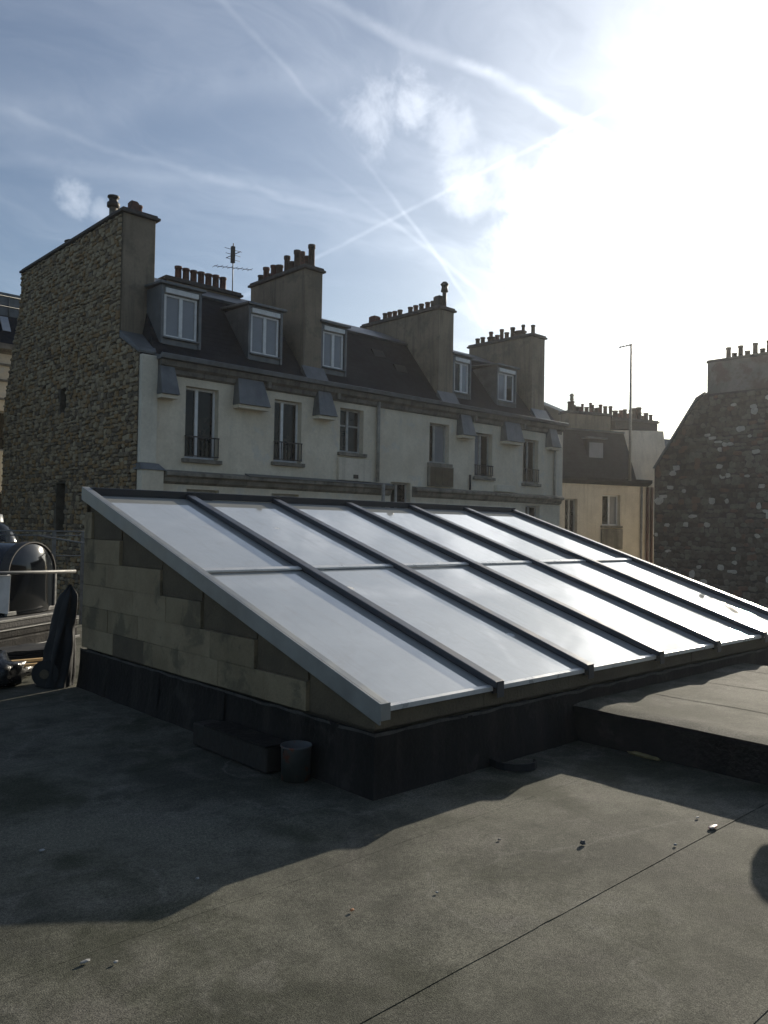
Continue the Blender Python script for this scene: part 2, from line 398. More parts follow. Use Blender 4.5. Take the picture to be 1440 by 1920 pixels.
def wall_holes(mb, a0, a1, z0, z1, f, holes, depth, axis='x', sign=1, mi=0, backmi=None):
    """wall face in the plane perpendicular to the facade, holes=[(a0,a1,z0,z1)], reveals run `depth` into the wall.
    axis 'x': the wall runs along x at y=f; axis 'y': runs along y at x=f"""
    ca = sorted({a0, a1, *[h[0] for h in holes], *[h[1] for h in holes]}); cz = sorted({z0, z1, *[h[2] for h in holes], *[h[3] for h in holes]})
    P = (lambda a, d, z: (a, f+d*sign, z)) if axis == 'x' else (lambda a, d, z: (f+d*sign, a, z))
    for i in range(len(ca)-1):
        for j in range(len(cz)-1):
            ma, mz = (ca[i]+ca[i+1])/2, (cz[j]+cz[j+1])/2
            if any(h[0] < ma < h[1] and h[2] < mz < h[3] for h in holes): continue
            mb.add([P(ca[i], 0, cz[j]), P(ca[i+1], 0, cz[j]), P(ca[i+1], 0, cz[j+1]), P(ca[i], 0, cz[j+1])], [(0, 1, 2, 3)], mi)
    for h in holes:
        A = [(h[0], h[2]), (h[1], h[2]), (h[1], h[3]), (h[0], h[3])]
        for k in range(4):
            p, q = A[k], A[(k+1) % 4]
            mb.add([P(p[0], 0, p[1]), P(q[0], 0, q[1]), P(q[0], depth, q[1]), P(p[0], depth, p[1])], [(0, 1, 2, 3)], mi)
    return mb


def stone_block(mb, x, sgn, y0, y1, z0, z1, dep, rnd, mi=0):
    """one rough stone on a gable in the plane x; sgn is the side it looks to"""
    w, h = y1-y0, z1-z0; j = min(w, h)*.10
    cy, cz_ = (y0+y1)/2, (z0+z1)/2; cut = rnd.uniform(.30, .62); tilt = rnd.uniform(-.10, .10)
    n = 8
    base = [(-1, -1+cut), (-1+cut, -1), (1-cut, -1), (1, -1+cut), (1, 1-cut), (1-cut, 1), (-1+cut, 1), (-1, 1-cut)]
    base = [(a*w/2+rnd.uniform(-j, j), b*h/2+rnd.uniform(-j, j)+tilt*a*w/2) for a, b in base]
    r1 = [(x-sgn*.02, cy+a, cz_+b) for a, b in base]; r2 = [(x+sgn*dep*.5, cy+a, cz_+b) for a, b in base]
    r3 = [(x+sgn*(dep+rnd.uniform(-.006, .006)), cy+a*.74, cz_+b*.70) for a, b in base]
    fs = [(i, (i+1) % n, n+(i+1) % n, n+i) for i in range(n)]+[(n+i, n+(i+1) % n, 2*n+(i+1) % n, 2*n+i) for i in range(n)]+[tuple(range(2*n, 3*n))]
    mb.add(r1+r2+r3, fs, mi)


def stone_gable(wall, org, x, sgn, lo, hi, ztop, zbot, holes, hr, wr, mats, pick, seed, limit_pts):
    """courses of rough stones; the 300 that show largest are objects, the rest one stuff part"""
    rnd = random.Random(seed); L = []
    z = zbot
    while z < ztop-.05:
        h = rnd.uniform(*hr); z1 = min(z+h, ztop); zm = (z+z1)/2
        y, yb = lo(zm), hi(zm)
        while y < yb-.04:
            w = rnd.uniform(*wr); y1 = min(y+w, yb)
            if yb-y1 < .07: y1 = yb
            g = .006
            if y1-y > .05 and not any(y1 > q[0] and y < q[1] and z1 > q[2] and z < q[3] for q in holes):
                dz = rnd.uniform(-.18, .18)*h; eh = rnd.uniform(-.14, .16)*h
                L.append((y+g, y1-g, z+g*.6+dz-eh, min(z1-g*.6+dz+eh, ztop)))
            y = y1
        z = z1
    def size(s):
        c = Vector((x, (s[0]+s[1])/2, (s[2]+s[3])/2)); d = c-Vector((0, 0, 1.6))
        return (s[1]-s[0])*(s[3]-s[2])/d.length_squared if limit_pts(c) else 0
    L.sort(key=size, reverse=True)
    rest = MB(); n = 0
    for s in L:
        mi = pick(rnd, (s[0]+s[1])/2, (s[2]+s[3])/2); dep = rnd.uniform(.012, .060)
        if n < 296 and size(s) > 0:
            m = MB(); stone_block(m, x, sgn, *s, dep, rnd)
            m.build('stone', mats[mi], wall, org=org); n += 1
        else: stone_block(rest, x, sgn, *s, dep, rnd, mi)
    rest.build('rubble_stones', mats, wall, kind='stuff', org=org)


# ------------------------------------------------------------------ setting
GZ = -9.0
MB().grid(lambda u, v: (-320+720*u, -320+720*v, GZ), 8, 8).build('ground', ground_m, kind='structure')
roof = MB()
roof.prism([(-9, -8), (12.4, -8), (12.4, 9.2), (7.6, 9.2), (7.6, 13.9), (-9, 13.9)], GZ, -.012, 'z', 0)
roof_o = roof.build('roof_deck', [deckwall], kind='structure')


CREASES = [((2.05, 2.55), (2.62, 2.20), (2.78, 1.96)), ((2.86, 1.86), (3.45, 1.78), (3.9, 1.55)), ((1.2, 2.2), (1.6, 1.9), (1.75, 1.5)), ((4.0, 2.9), (4.3, 2.55), (4.35, 2.2))]


def crease(x, y):
    z = 0.0
    for pts in CREASES:
        for (a, b), (c, d) in zip(pts[:-1], pts[1:]):
            dx, dy = c-a, d-b; L = dx*dx+dy*dy; t = max(0, min(1, ((x-a)*dx+(y-b)*dy)/L))
            q = (x-a-t*dx)**2+(y-b-t*dy)**2
            if q < .04: z = max(z, .006*math.exp(-q/.0018))
    return z


def felt_sheet(x0, x1, y0, y1, seed, lap=.0008):
    def f(u, v):
        x = x0+(x1-x0)*u; y = y0+(y1-y0)*v
        z = .004+lap*(1-v)+.004*nz(x*.9, y*.9, 3)+.002*nz(x*2.6, y*3.1, 9)+crease(x, y)+.004*max(0, 1-abs(nz(x*.55+.35*y, y*1.3, 21))*5)**3*max(0, nz(x*.5, y*.5, 33))*2
        w = 0.010*nz(x*.7, 5.1*seed)                       # the lap edge is never quite straight
        return (x, y+w*(1-v)+w*.0, z)
    m = MB(); nx = max(8, int((x1-x0)/.07)); ny = max(4, int((y1-y0)/.06))
    m.grid(f, nx, ny)
    e = [f(i/nx, 0) for i in range(nx+1)]                  # the lapped edge has thickness
    m.add(e+[(p[0], p[1]+.002, p[2]-lap-.0015) for p in e], [(i, i+1, nx+2+i, nx+1+i) for i in range(nx)])
    return m.build('roofing_sheet', felt, roof_o, recalc=False)


seams = [-7.9, -7.0, -6.1, -5.2, -4.3, -3.4, -2.45, -1.55, -.85, .15, 1.10, 1.95, 2.93, 3.60]
for i in range(len(seams)-1): felt_sheet(-8.9, 12.3, seams[i], seams[i+1]+.03, i+1, .0032 if 1 < seams[i] < 2 else .0008)
for i, y in enumerate([3.6, 4.5, 5.4, 6.3, 7.2, 8.1, 9.0, 9.9, 10.8, 11.7, 12.6]): felt_sheet(-8.9, 3.5 if y < 7.7 else 7.4, y, min(y+.93, 13.8), 20+i)

# raised roof block on the right
pl = thing('roof_platform', 'low felt covered roof platform with sunlit top, abutting the skylight front', 'roof platform', (6.86, 1.0, 0))
po = (6.86, 1.0, 0)
PX0, PX1, PY0, PY1, PZ = 5.34, 8.40, -3.0, 3.525, .28
m = MB()
m.grid(lambda u, v: (PX0+.012*nz(v*9, 2)-.008, PY1+(PY0-PY1)*v, -.01+(PZ-.004)*u), 3, 60)
m.grid(lambda u, v: (PX1, PY1+(PY0-PY1)*v, -.01+(PZ-.004)*u), 2, 10)
m.build('platform_side', bitumen, pl, org=po, recalc=False)


def plat_top(u, v):
    x = PX0-.03+(PX1-PX0+.06)*u; y = PY1+(PY0-PY1)*v
    return (x, y, PZ+.008*nz(x*1.3, y*1.3, 1)+.004*nz(x*4, y*4, 6)-(.016 if (u == 0 or u == 1) else 0))


px_cuts = [0, .27, .55, .83, 1]
for a, b in zip(px_cuts[:-1], px_cuts[1:]):
    MB().grid(lambda u, v, a=a, b=b: tuple(Vector(plat_top(a+(b-a)*u+(.006 if (u == 1 and b < 1) else 0), v))+Vector((0, 0, .0025*(1-u)))), 8, 50).build('roofing_sheet', felt, pl, org=po, recalc=False)
MB().grid(lambda u, v: (PX0-.035-.004*nz(v*30, 1), PY1+(PY0-PY1)*v, PZ-.02-.035*u-.012*u*nz(v*14, 8)), 1, 70).build('edge_lap', bitumen, pl, org=po, recalc=False)

# ------------------------------------------------------------------ the big lean-to skylight
SX0, SX1, SY0, SY1 = 3.26, 9.95, 3.53, 7.77
K = (1.924-.569)/(SY1-SY0)
def ztop(y): return .569+K*(y-SY0)
SO = (6.6, 5.6, 0)
sky_o = thing('lean_to_skylight', 'large sloping rooflight with six bays of glass between dark bars, on the flat roof', 'skylight', SO)


def upstand(fn, nu, nv): return MB().grid(fn, nu, nv)


UP = .385
def up_side(u, v):
    y = SY0+(SY1-SY0)*u; z = UP*v
    fl = .012+.03*(1-v)**3; e = min(1, u*12); y = (SY0-fl)*(1-e)+y*e if u < 1/12 else y
    return (SX0-fl+.010*nz(y*4, z*5, 2)*e, y, z+(.016*nz(y*5, 3)*e+.01*nz(y*14, 5)*e if v == 1 else 0))
def up_front(u, v):
    x = SX0+(SX1-SX0)*u; z = UP*v
    fl = .012+.03*(1-v)**3; e = min(1, u*12); x = (SX0-fl)*(1-e)+x*e if u < 1/12 else x
    return (x, SY0-fl+.010*nz(x*4, z*5, 7)*e, z+(.016*nz(x*5, 8)*e+.01*nz(x*14, 2)*e if v == 1 else 0))
m = MB(); m.grid(up_side, 70, 8); m.grid(up_front, 90, 8)
m.box(SX0+.02, SX1, SY0+.02, SY1, -.005, UP-.02)
m.build('bitumen_upstand', bitumen, sky_o, org=SO, recalc=False)
ru = random.Random(4)
def lap_side(a, b, front):
    def f(u, v):
        t = a+(b-a)*u; z = .004+(UP-.02)*v; fl = .018+.03*(1-v)**3+.006*nz(t*6, z*6, 5)
        return (t, SY0-fl, z) if front else (SX0-fl, t, z)
    return f
t = SX0+.75
while t < 5.2: MB().grid(lap_side(t, t+ru.uniform(.10, .16), True), 4, 8).build('felt_strip', bitumen, sky_o, org=SO, recalc=False); t += 1.0
t = SY0+.62
while t < SY1-.2: MB().grid(lap_side(t, t+ru.uniform(.10, .16), False), 4, 8).build('felt_strip', bitumen, sky_o, org=SO, recalc=False); t += 1.0
# smeared top lap of the bitumen
m = MB()
m.grid(lambda u, v: (SX0-.016, SY0-.016+(SY1-SY0)*u, UP-.012+.016*nz(u*20, 3)+(v-.5)*(.018+.014*nz(u*31, 6))), 90, 1)
m.grid(lambda u, v: (SX0-.016+(SX1-SX0)*u, SY0-.016, UP-.012+.016*nz(u*30, 9)+(v-.5)*(.020+.016*nz(u*43, 4))), 110, 1)
m.build('mastic_line', cement, sky_o, org=SO, recalc=False)
# inner box closing the frame under the boards
m = MB()
m.prism([(SY0+.06, UP-.03), (SY1-.02, UP-.03), (SY1-.02, ztop(SY1)-.10), (SY0+.06, ztop(SY0)-.10)], SX0+.05, SX1-.02, 'x')
m.build('curb_body', board_d, sky_o, org=SO)
# insulation boards on the side wall: stepped rows, each board its own piece
rows = [(.395, .585, 4.20), (.590, .790, 4.80), (.795, 1.000, 5.55), (1.005, 1.215, 6.21), (1.220, 1.440, 6.98)]
rb = random.Random(11)
for i, (z0, z1, ys) in enumerate(rows):
    y = ys; first = True
    while y < SY1-.02:
        w = .60 if not first else rb.uniform(.38, .60); y1 = min(y+w, SY1-.005)
        if SY1-y1 < .12: y1 = SY1-.005
        d = rb.uniform(0, .007); j = [rb.uniform(-.006, .006) for _ in range(4)]
        mtl = board_b if rb.random() < .35 else board_a
        if i == 0 and 6.0 < y < 6.7: mtl = board_d
        b = MB(); x0, x1 = SX0+.004-d, SX0+.07
        b.hexa([(x0, y+.001, z0-.003+j[0]*.3), (x1, y+.001, z0), (x1, y1-.001, z0), (x0, y1-.001, z0-.003+j[1]*.3)], [(x0, y+.001+abs(j[2])*.3, z1), (x1, y+.001, z1), (x1, y1-.001, z1), (x0, y1-.001, z1+j[3]*.2)])
        b.build('insulation_board', mtl, sky_o, org=SO, bevel=.0025)
        y = y1; first = False
b = MB().box(SX0, SX0+.07, 7.60, SY1-.004, 1.445, 1.70); b.build('insulation_board', board_a, sky_o, org=SO, bevel=.004)
# brown wedge cut pieces filling the steps under the rake
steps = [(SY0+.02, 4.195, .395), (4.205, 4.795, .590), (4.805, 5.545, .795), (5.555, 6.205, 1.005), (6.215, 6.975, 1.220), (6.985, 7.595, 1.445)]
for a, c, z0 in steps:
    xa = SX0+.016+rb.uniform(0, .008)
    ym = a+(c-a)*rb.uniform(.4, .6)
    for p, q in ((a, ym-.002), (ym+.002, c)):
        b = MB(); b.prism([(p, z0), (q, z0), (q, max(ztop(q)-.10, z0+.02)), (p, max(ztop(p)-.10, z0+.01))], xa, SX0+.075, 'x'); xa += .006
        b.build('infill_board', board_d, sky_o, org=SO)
# front strip of boards between upstand and eave
x = SX0+.01
while x < SX1-.05:
    x1 = min(x+1.0, SX1)
    b = MB().box(x+.002, x1-.002, SY0+.012+rb.uniform(-.004, .004), SY0+.08, UP+.012, ztop(SY0)-.078); b.build('eave_board', board_d, sky_o, org=SO, bevel=.003); x = x1
b = MB().box(SX0+.02, SX1, SY1-.015, SY1-.001, UP, ztop(SY1)-.06); b.build('back_board', board_d, sky_o, org=SO)
b = MB().prism([(SY0, UP), (SY1-.02, UP), (SY1-.02, ztop(SY1)-.06), (SY0, ztop(SY0)-.06)], SX1-.018, SX1, 'x'); b.build('end_board', board_d, sky_o, org=SO)

NB = 6; BW = (SX1-SX0)/NB
def slope_box(mb, x0, x1, ya, yb, lo, hi, mi=0):
    mb.hexa([(x0, ya, ztop(ya)+lo), (x1, ya, ztop(ya)+lo), (x1, yb, ztop(yb)+lo), (x0, yb, ztop(yb)+lo)], [(x0, ya, ztop(ya)+hi), (x1, ya, ztop(ya)+hi), (x1, yb, ztop(yb)+hi), (x0, yb, ztop(yb)+hi)], mi)
YC = 5.70
for i in range(NB):
    xa, xb = SX0+i*BW+.030, SX0+(i+1)*BW-.030
    for (ya, yb) in ((SY0-.005, YC-.004), (YC+.004, SY1-.05)):
        g = MB(); e0, e1 = rb.uniform(-.012, 0), rb.uniform(-.012, 0)
        g.hexa([(xa, ya, ztop(ya)-.062+e0), (xb, ya, ztop(ya)-.062+e0), (xb, yb, ztop(yb)-.062+e1), (xa, yb, ztop(yb)-.062+e1)], [(xa, ya, ztop(ya)-.038+e0), (xb, ya, ztop(ya)-.038+e0), (xb, yb, ztop(yb)-.038+e1), (xa, yb, ztop(yb)-.038+e1)]); g.build('glass_pane', pane_m, sky_o, org=SO)
    c = MB(); slope_box(c, xa+.004, xb-.004, YC-.028, YC+.028, -.037, -.020); c.build('cross_bar', pale_bar, sky_o, org=SO, bevel=.003)
    c = MB(); slope_box(c, xa+.004, xb-.004, SY0-.012, SY0+.016, -.066, -.034); c.build('eave_strip', pale_bar, sky_o, org=SO, bevel=.002)
for i in range(1, NB+1):
    xc = SX0+i*BW
    c = MB(); slope_box(c, xc-.047, xc+.047, SY0-.045, SY1-.02, -.036, .012)
    c.build('glazing_bar', alu_dark, sky_o, org=SO, bevel=.008)
    g = MB(); slope_box(g, xc-.033, xc+.033, SY0-.012, SY1-.03, -.085, -.0362); g.build('bar_gasket', gasket, sky_o, org=SO)
    c = MB(); c.box(xc-.036, xc+.036, SY0-.052, SY0-.046, ztop(SY0)-.11, ztop(SY0)+.0); c.build('bar_end_cap', alu_dark, sky_o, org=SO, bevel=.002)
# pale edge flashing on the near rake, an angle: side plate and top plate
c = MB()
slope_box(c, SX0-.022, SX0-.006, SY0-.06, SY1+.03, -.108, .020)
slope_box(c, SX0-.0058, SX0+.052, SY0-.06, SY1+.03, .004, .020)
c.build('rake_flashing', alu, sky_o, org=SO, bevel=.003)
c = MB(); c.box(SX0-.024, SX0+.056, SY0-.075, SY0-.061, ztop(SY0)-.10, ztop(SY0)+.002); c.build('rake_end_cap', alu, sky_o, org=SO, bevel=.003)
# ridge
c = MB(); c.box(SX0+.055, SX1+.04, SY1-.045, SY1+.025, ztop(SY1)-.05, ztop(SY1)+.022); c.build('ridge_cap', alu_dark, sky_o, org=SO, bevel=.006)
c = MB(); c.box(SX0+.055, SX1+.04, SY1-.062, SY1-.046, ztop(SY1)-.055, ztop(SY1)+.016); c.build('ridge_upstand', gasket, sky_o, org=SO)

# ------------------------------------------------------------------ generic building parts (local frame: x along facade, y inward, z up)
def window(root, org, x0, x1, z0, z1, y, fm, gm=(None, None), bar=None, rail=None, mull=.5, sill=None, fr=.055, rx=0):
    """casement: frame ring and mullion as the part, panes / rail / sill as its sub-parts"""
    gm = [g or win_m for g in gm]
    f = MB(); d = .07
    f.box(x0, x0+fr, y, y+d, z0, z1); f.box(x1-fr, x1, y, y+d, z0, z1)
    f.box(x0+fr, x1-fr, y, y+d, z1-fr, z1); f.box(x0+fr, x1-fr, y, y+d, z0, z0+fr*1.2)
    xm = x0+(x1-x0)*mull
    f.box(xm-fr*.75, xm+fr*.75, y-.012, y+d-.01, z0+fr*1.2, z1-fr)
    if bar:
        zb = z0+(z1-z0)*bar
        f.box(x0+fr, xm-fr*.75, y+.004, y+d-.01, zb-fr*.4, zb+fr*.4); f.box(xm+fr*.75, x1-fr, y+.004, y+d-.01, zb-fr*.4, zb+fr*.4)
    w = f.build('window', fm, root, org=org)
    for a, b, g in ((x0+fr, xm-fr*.75, gm[0]), (xm+fr*.75, x1-fr, gm[1])):
        MB().box(a, b, y+.035, y+.05, z0+fr*1.2, z1-fr).build('pane', g, w, org=org)
    if rail:
        r = MB(); zt = z0+rail; yr = y-.20
        r.box(x0-.02, x1+.02, yr-.018, yr+.018, zt-.03, zt); r.box(x0-.02, x1+.02, yr-.012, yr+.012, z0+.06, z0+.085)
        n = max(5, int((x1-x0)/.11))
        for i in range(n+1):
            xx = x0+(x1-x0)*i/n; r.box(xx-.009, xx+.009, yr-.009, yr+.009, z0+.085, zt-.03)
        r.build('guard_rail', iron, w, org=org)
    if sill:
        MB().box(x0-.09, x1+.09, y-.22-sill, y+.0, z0-.10, z0-.002).build('sill', ledge_m, w, org=org, bevel=.01)
    return w


def pot(mb_parent, org, x, y, z, h, r, m_, sq=False, kind=0):
    p = MB()
    if sq: p.box(x-r, x+r, y-r, y+r, z, z+h); p.box(x-r*.8, x+r*.8, y-r*.8, y+r*.8, z+h, z+h+.03)
    elif kind == 1:   # cowl on a narrow pipe
        p.tube([(x, y, z), (x, y, z+h*.6)], r*.6, 10); p.lathe([(r*.75, h*.6), (r*1.1, h*.62), (r*.85, h*.80), (r*.85, h*.82), (r*1.25, h*.9), (r*.6, h), (0, h)], (x, y, z), 10)
    else: p.lathe([(r*1.08, 0), (r*.98, h*.15), (r*.92, h*.82), (r*1.1, h*.84), (r*1.1, h), (r*.75, h), (r*.7, h*.8)], (x, y, z), 10)
    return p.build('chimney_pot', m_, mb_parent, org=org)


def stack(root, org, x0, x1, y0, y1, z0, z1, pots, m_=None, cap=.07, label=None):
    c = MB().box(x0, x1, y0, y1, z0, z1)
    s_ = c.build('chimney_stack', m_ or chim_m, root, org=org, bevel=.02, label=label)
    k = MB(); k.box(x0-cap, x1+cap, y0-cap, y1+cap, z1+.001, z1+.07); k.box(x0-cap*.4, x1+cap*.4, y0-cap*.4, y1+cap*.4, z1+.071, z1+.13)
    k.build('capstone', capst, s_, org=org, bevel=.015)
    for q in pots: pot(s_, org, *q)
    return s_


def dormer(root, org, x0, x1, y, z0, z1, ys, fm=None, shutter=True, gm=(None, None), over=.07):
    """zinc dormer: cheeks back into the slope to y=ys(z), front frame, casement, roof"""
    d = MB()
    yb0, yb1 = ys(z0), ys(z1)+.1
    for a, b in ((x0, x0+.07), (x1-.07, x1)):
        d.prism([(y, z0-.05), (max(yb0, y+.05), z0), (yb1, z1), (y, z1)], a, b, 'x')
    d.box(x0+.07, x1-.07, y+.03, y+.20, z0-.05, z0+.09)            # apron
    d.box(x0+.07, x1-.07, y+.01, y+.14, z1-.06, z1)
    o = d.build('dormer', zinc, root, org=org)
    r = MB(); h = .07
    r.prism([(y-.10, z1+.002), (yb1+.15, z1+.10), (yb1+.15, z1+.16), (y-.10, z1+h)], x0-over, x1+over, 'x')
    r.build('dormer_roof', zinc, o, org=org, bevel=.01)
    s_ = z1-.20 if shutter else z1-.07
    if shutter: MB().box(x0+.10, x1-.10, y-.03, y+.12, z1-.19, z1-.065).build('shutter_box', white_f, o, org=org, bevel=.01)
    f = MB(); fr = .06; a, b, c, e = x0+.10, x1-.10, z0+.13, s_-.01; yy = y+.06; xm = (a+b)/2
    f.box(a, a+fr, yy, yy+.06, c, e); f.box(b-fr, b, yy, yy+.06, c, e); f.box(a+fr, b-fr, yy, yy+.06, c, c+fr); f.box(a+fr, b-fr, yy, yy+.06, e-fr*.8, e)
    f.box(xm-.045, xm+.045, yy-.01, yy+.05, c+fr, e-fr*.8)
    f.build('window_frame', fm or white_f, o, org=org)
    for p, q, g in ((a+fr, xm-.045, gm[0] or curt_sky_m), (xm+.045, b-fr, gm[1] or curt_sky_m)):
        MB().box(p, q, yy+.03, yy+.04, c+fr, e-fr*.8).build('pane', g, o, org=org)
    MB().box(a-.05, b+.05, y-.05, yy, z0+.091, z0+.13).build('sill', zinc, o, org=org, bevel=.006)
    return o


# ------------------------------------------------------------------ main apartment building
AX0, AX1, AF = 8.62, 25.5, 17.61
AO = (17, 20, GZ)
A = thing('apartment_building', 'pale plaster apartment building with rubble gable end, slate mansard and tall brown chimneys', 'building', (19.55, 23.0, -10.59))
A.scale = (1.15, 1.15, 1.15)          # drawn in metres of its plan, the real storeys are 3.2 m
def ysl(z): return 17.75+(z-5.65)*(1.72/2.15)                      # the mansard slope
wins = [(9.82, 10.74, 3.20, 4.97), (12.44, 13.34, 3.30, 4.97), (14.71, 15.60, 3.73, 5.00), (18.39, 19.31, 3.68, 4.95),
        (20.58, 21.50, 3.36, 4.84), (23.22, 24.12, 3.28, 4.86)]
low = [(9.9, 10.8, .60, 2.46), (12.4, 13.3, .60, 2.46), (16.74, 17.58, 1.4, 2.99), (20.6, 21.5, .6, 2.30), (23.4, 24.25, .60, 2.49)]
m = MB(); wall_holes(m, 9.06, 25.5, GZ, 5.3, AF, wins+low, .24, 'x', 1)
m.box(9.06, 25.5, AF+.24, AF+.30, GZ, 5.3)      # inner leaf seen as dark room edge only behind panes
m.build('facade_wall', plaster, A, org=AO, recalc=False)
m = MB().box(25.46, 25.5, AF+.01, 25.5, GZ, 5.6); m.box(9.1, 25.46, 25.3, 25.5, GZ, 5.6); m.build('rear_wall', plaster, A, org=AO)
# white end pier with a wider foot
m = MB(); m.box(8.63, 9.055, 17.55, 17.9, 3.02, 5.56); m.build('end_pier', plaster_w, A, org=AO, bevel=.02)
m = MB(); m.box(8.63, 9.20, 17.44, 17.9, GZ, 2.86); m.build('pier_foot', plaster, A, org=AO, bevel=.02)
m = MB(); m.hexa([(8.60, 17.40, 2.862), (9.24, 17.40, 2.862), (9.24, 17.9, 2.862), (8.60, 17.9, 2.862)], [(8.62, 17.50, 3.015), (9.08, 17.50, 3.015), (9.08, 17.9, 3.015), (8.62, 17.9, 3.015)]); m.build('pier_flashing', zinc, A, org=AO)
m = MB(); m.box(25.15, 25.56, 17.54, 17.9, 2.84, 5.56); m.build('end_pier', plaster_w, A, org=AO, bevel=.02)
GM = [((win_m, win_m), 'w'), ((win_m, win_m), 'w'), ((win_m, win_m), 'g'), ((win_m, curt_sky_m), 'g'), ((curt_sky_m, win_m), 'g'), ((win_m, win_m), 'g')]
for (x0, x1, z0, z1), (g, f), (bar, rail, ml) in zip(wins, GM, [(None, .56, .42), (None, .55, .40), (.62, None, .45), (None, None, .40), (None, .40, .5), (None, .52, .5)]):
    window(A, AO, x0+.004, x1-.004, z0+.004, z1-.004, AF+.17, white_f if f == 'w' else grey_f, g, bar, rail, ml, sill=.05)
for (x0, x1, z0, z1) in low:
    window(A, AO, x0+.004, x1-.004, z0+.004, z1-.004, AF+.17, grey_f, (win_m, win_m), None, None, .45, sill=.03)
# panels under two of the windows
m = MB(); m.box(14.62, 15.86, AF-.10, AF-.002, 2.93, 3.57); m.build('spandrel_box', cream, A, org=AO, bevel=.015)
m = MB(); m.box(15.16, 15.34, AF-.115, AF-.101, 3.0, 3.11); m.build('air_vent', iron, A, org=AO)
m = MB(); m.box(18.30, 19.42, AF-.12, AF-.002, 2.94, 3.58)
m.build('spandrel_box', ledge_m, A, org=AO, bevel=.015)
for i in range(4):
    MB().box(18.33+i*.27, 18.33+i*.27+.25, AF-.135, AF-.121, 2.97, 3.54).build('wood_panel', board_d, A, org=AO)
# string course, broken by the small window
for a, b, t in ((9.24, 16.68, 0), (17.64, 25.46, .02)):
    m = MB(); m.prism([(AF-.001, 2.56), (AF-.10, 2.62), (AF-.13, 2.72), (AF-.24, 2.76), (AF-.24, 2.84), (AF-.001, 2.90)], a, b, 'x'); m.build('string_course', ledge_m, A, org=AO, bevel=.008)
m = MB().prism([(AF-.01, 2.905), (AF-.25, 2.845), (AF-.27, 2.85), (AF-.01, 2.935)], 11.55, 16.68, 'x'); m.build('ledge_flashing', zinc, A, org=AO)
m = MB().box(21.6, 22.6, AF-.16, AF-.002, 2.91, 3.14); m.build('window_box_ledge', plaster_w, A, org=AO, bevel=.02)
# eaves
m = MB(); m.prism([(AF-.002, 5.16), (AF-.08, 5.20), (AF-.10, 5.30), (AF-.20, 5.36), (AF-.22, 5.48), (AF+.25, 5.48), (AF+.25, 5.16)], 9.06, 25.46, 'x'); m.build('eaves_moulding', eave_m, A, org=AO)
m = MB(); m.prism([(AF-.20, 5.481), (AF-.33, 5.50), (AF-.35, 5.60), (AF-.31, 5.62), (AF-.24, 5.56), (AF+.16, 5.66), (AF+.16, 5.481)], 9.0, 25.54, 'x'); m.build('gutter', zinc, A, org=AO)
# zinc hoods hanging under the eaves
for x0, x1, a, b in ((9.05, 9.42, -.03, .07), (11.19, 11.96, -.05, .14), (13.78, 14.23, -.08, .12), (19.67, 20.17, -.03, .12), (21.96, 22.80, -.06, .08), (24.56, 25.0, -.03, .1)):
    m = MB(); m.hexa([(x0+a, AF-.34, 4.66), (x1+b, AF-.34, 4.66), (x1+b, AF-.003, 4.66), (x0+a, AF-.003, 4.66)], [(x0, AF-.16, 5.345), (x1, AF-.16, 5.345), (x1, AF-.003, 5.345), (x0, AF-.003, 5.345)])
    h = m.build('zinc_hood', zinc, A, org=AO, bevel=.012)
    MB().box(x0+a+.02, x1+b-.02, AF-.28, AF-.003, 4.57, 4.655).build('hood_base', plaster, h, org=AO)
# downpipes
m = MB(); m.tube([(16.12, AF-.08, 5.45), (16.12, AF-.08, 2.95)], .055, 10); m.tube([(16.12, AF-.34, 2.9), (16.12, AF-.34, -8.9)], .055, 10); m.build('downpipe', greypipe, A, org=AO)
m = MB(); m.tube([(25.05, AF-.07, 4.6), (25.05, AF-.07, 2.9)], .04, 8); m.build('downpipe', greypipe, A, org=AO)
m = MB(); m.tube([(20.3, AF-.06, 3.4), (20.3, AF-.06, 2.9)], .035, 8); m.build('downpipe', iron, A, org=AO)
# small hooks beside the eaves
for x in (12.06, 14.42, 20.3, 22.95):
    MB().box(x, x+.09, AF-.26, AF-.19, 5.18, 5.34).build('eaves_bracket', ledge_m, A, org=AO)
# mansard
prof = [(17.72, 5.63), (19.45, 7.79), (19.53, 7.83), (20.62, 8.33), (22.2, 8.55), (24.2, 8.2), (25.4, 5.62)]
m = MB()
n = len(prof); L = [(9.02+(.50*min(1, max(0, (y-17.72)/1.0))), y, z) for y, z in prof]; R = [(25.42, y, z) for y, z in prof]
m.add(L+R, [(i, i+1, n+i+1, n+i) for i in range(n-1)], 0); m.f += [tuple(range(n)), tuple(range(n, 2*n))]; m.m += [0, 0]; m.sm += [False, False]
roofA = m.build('mansard_roof', slate, A, org=AO)
m = MB(); m.prism([(19.40, 7.76), (19.36, 7.82), (19.50, 7.90), (20.62, 8.40), (22.2, 8.62), (24.2, 8.26), (24.2, 8.20), (22.2, 8.55), (20.62, 8.335), (19.53, 7.835)], 9.55, 25.40, 'x'); m.build('upper_roof', zinc, A, org=AO)
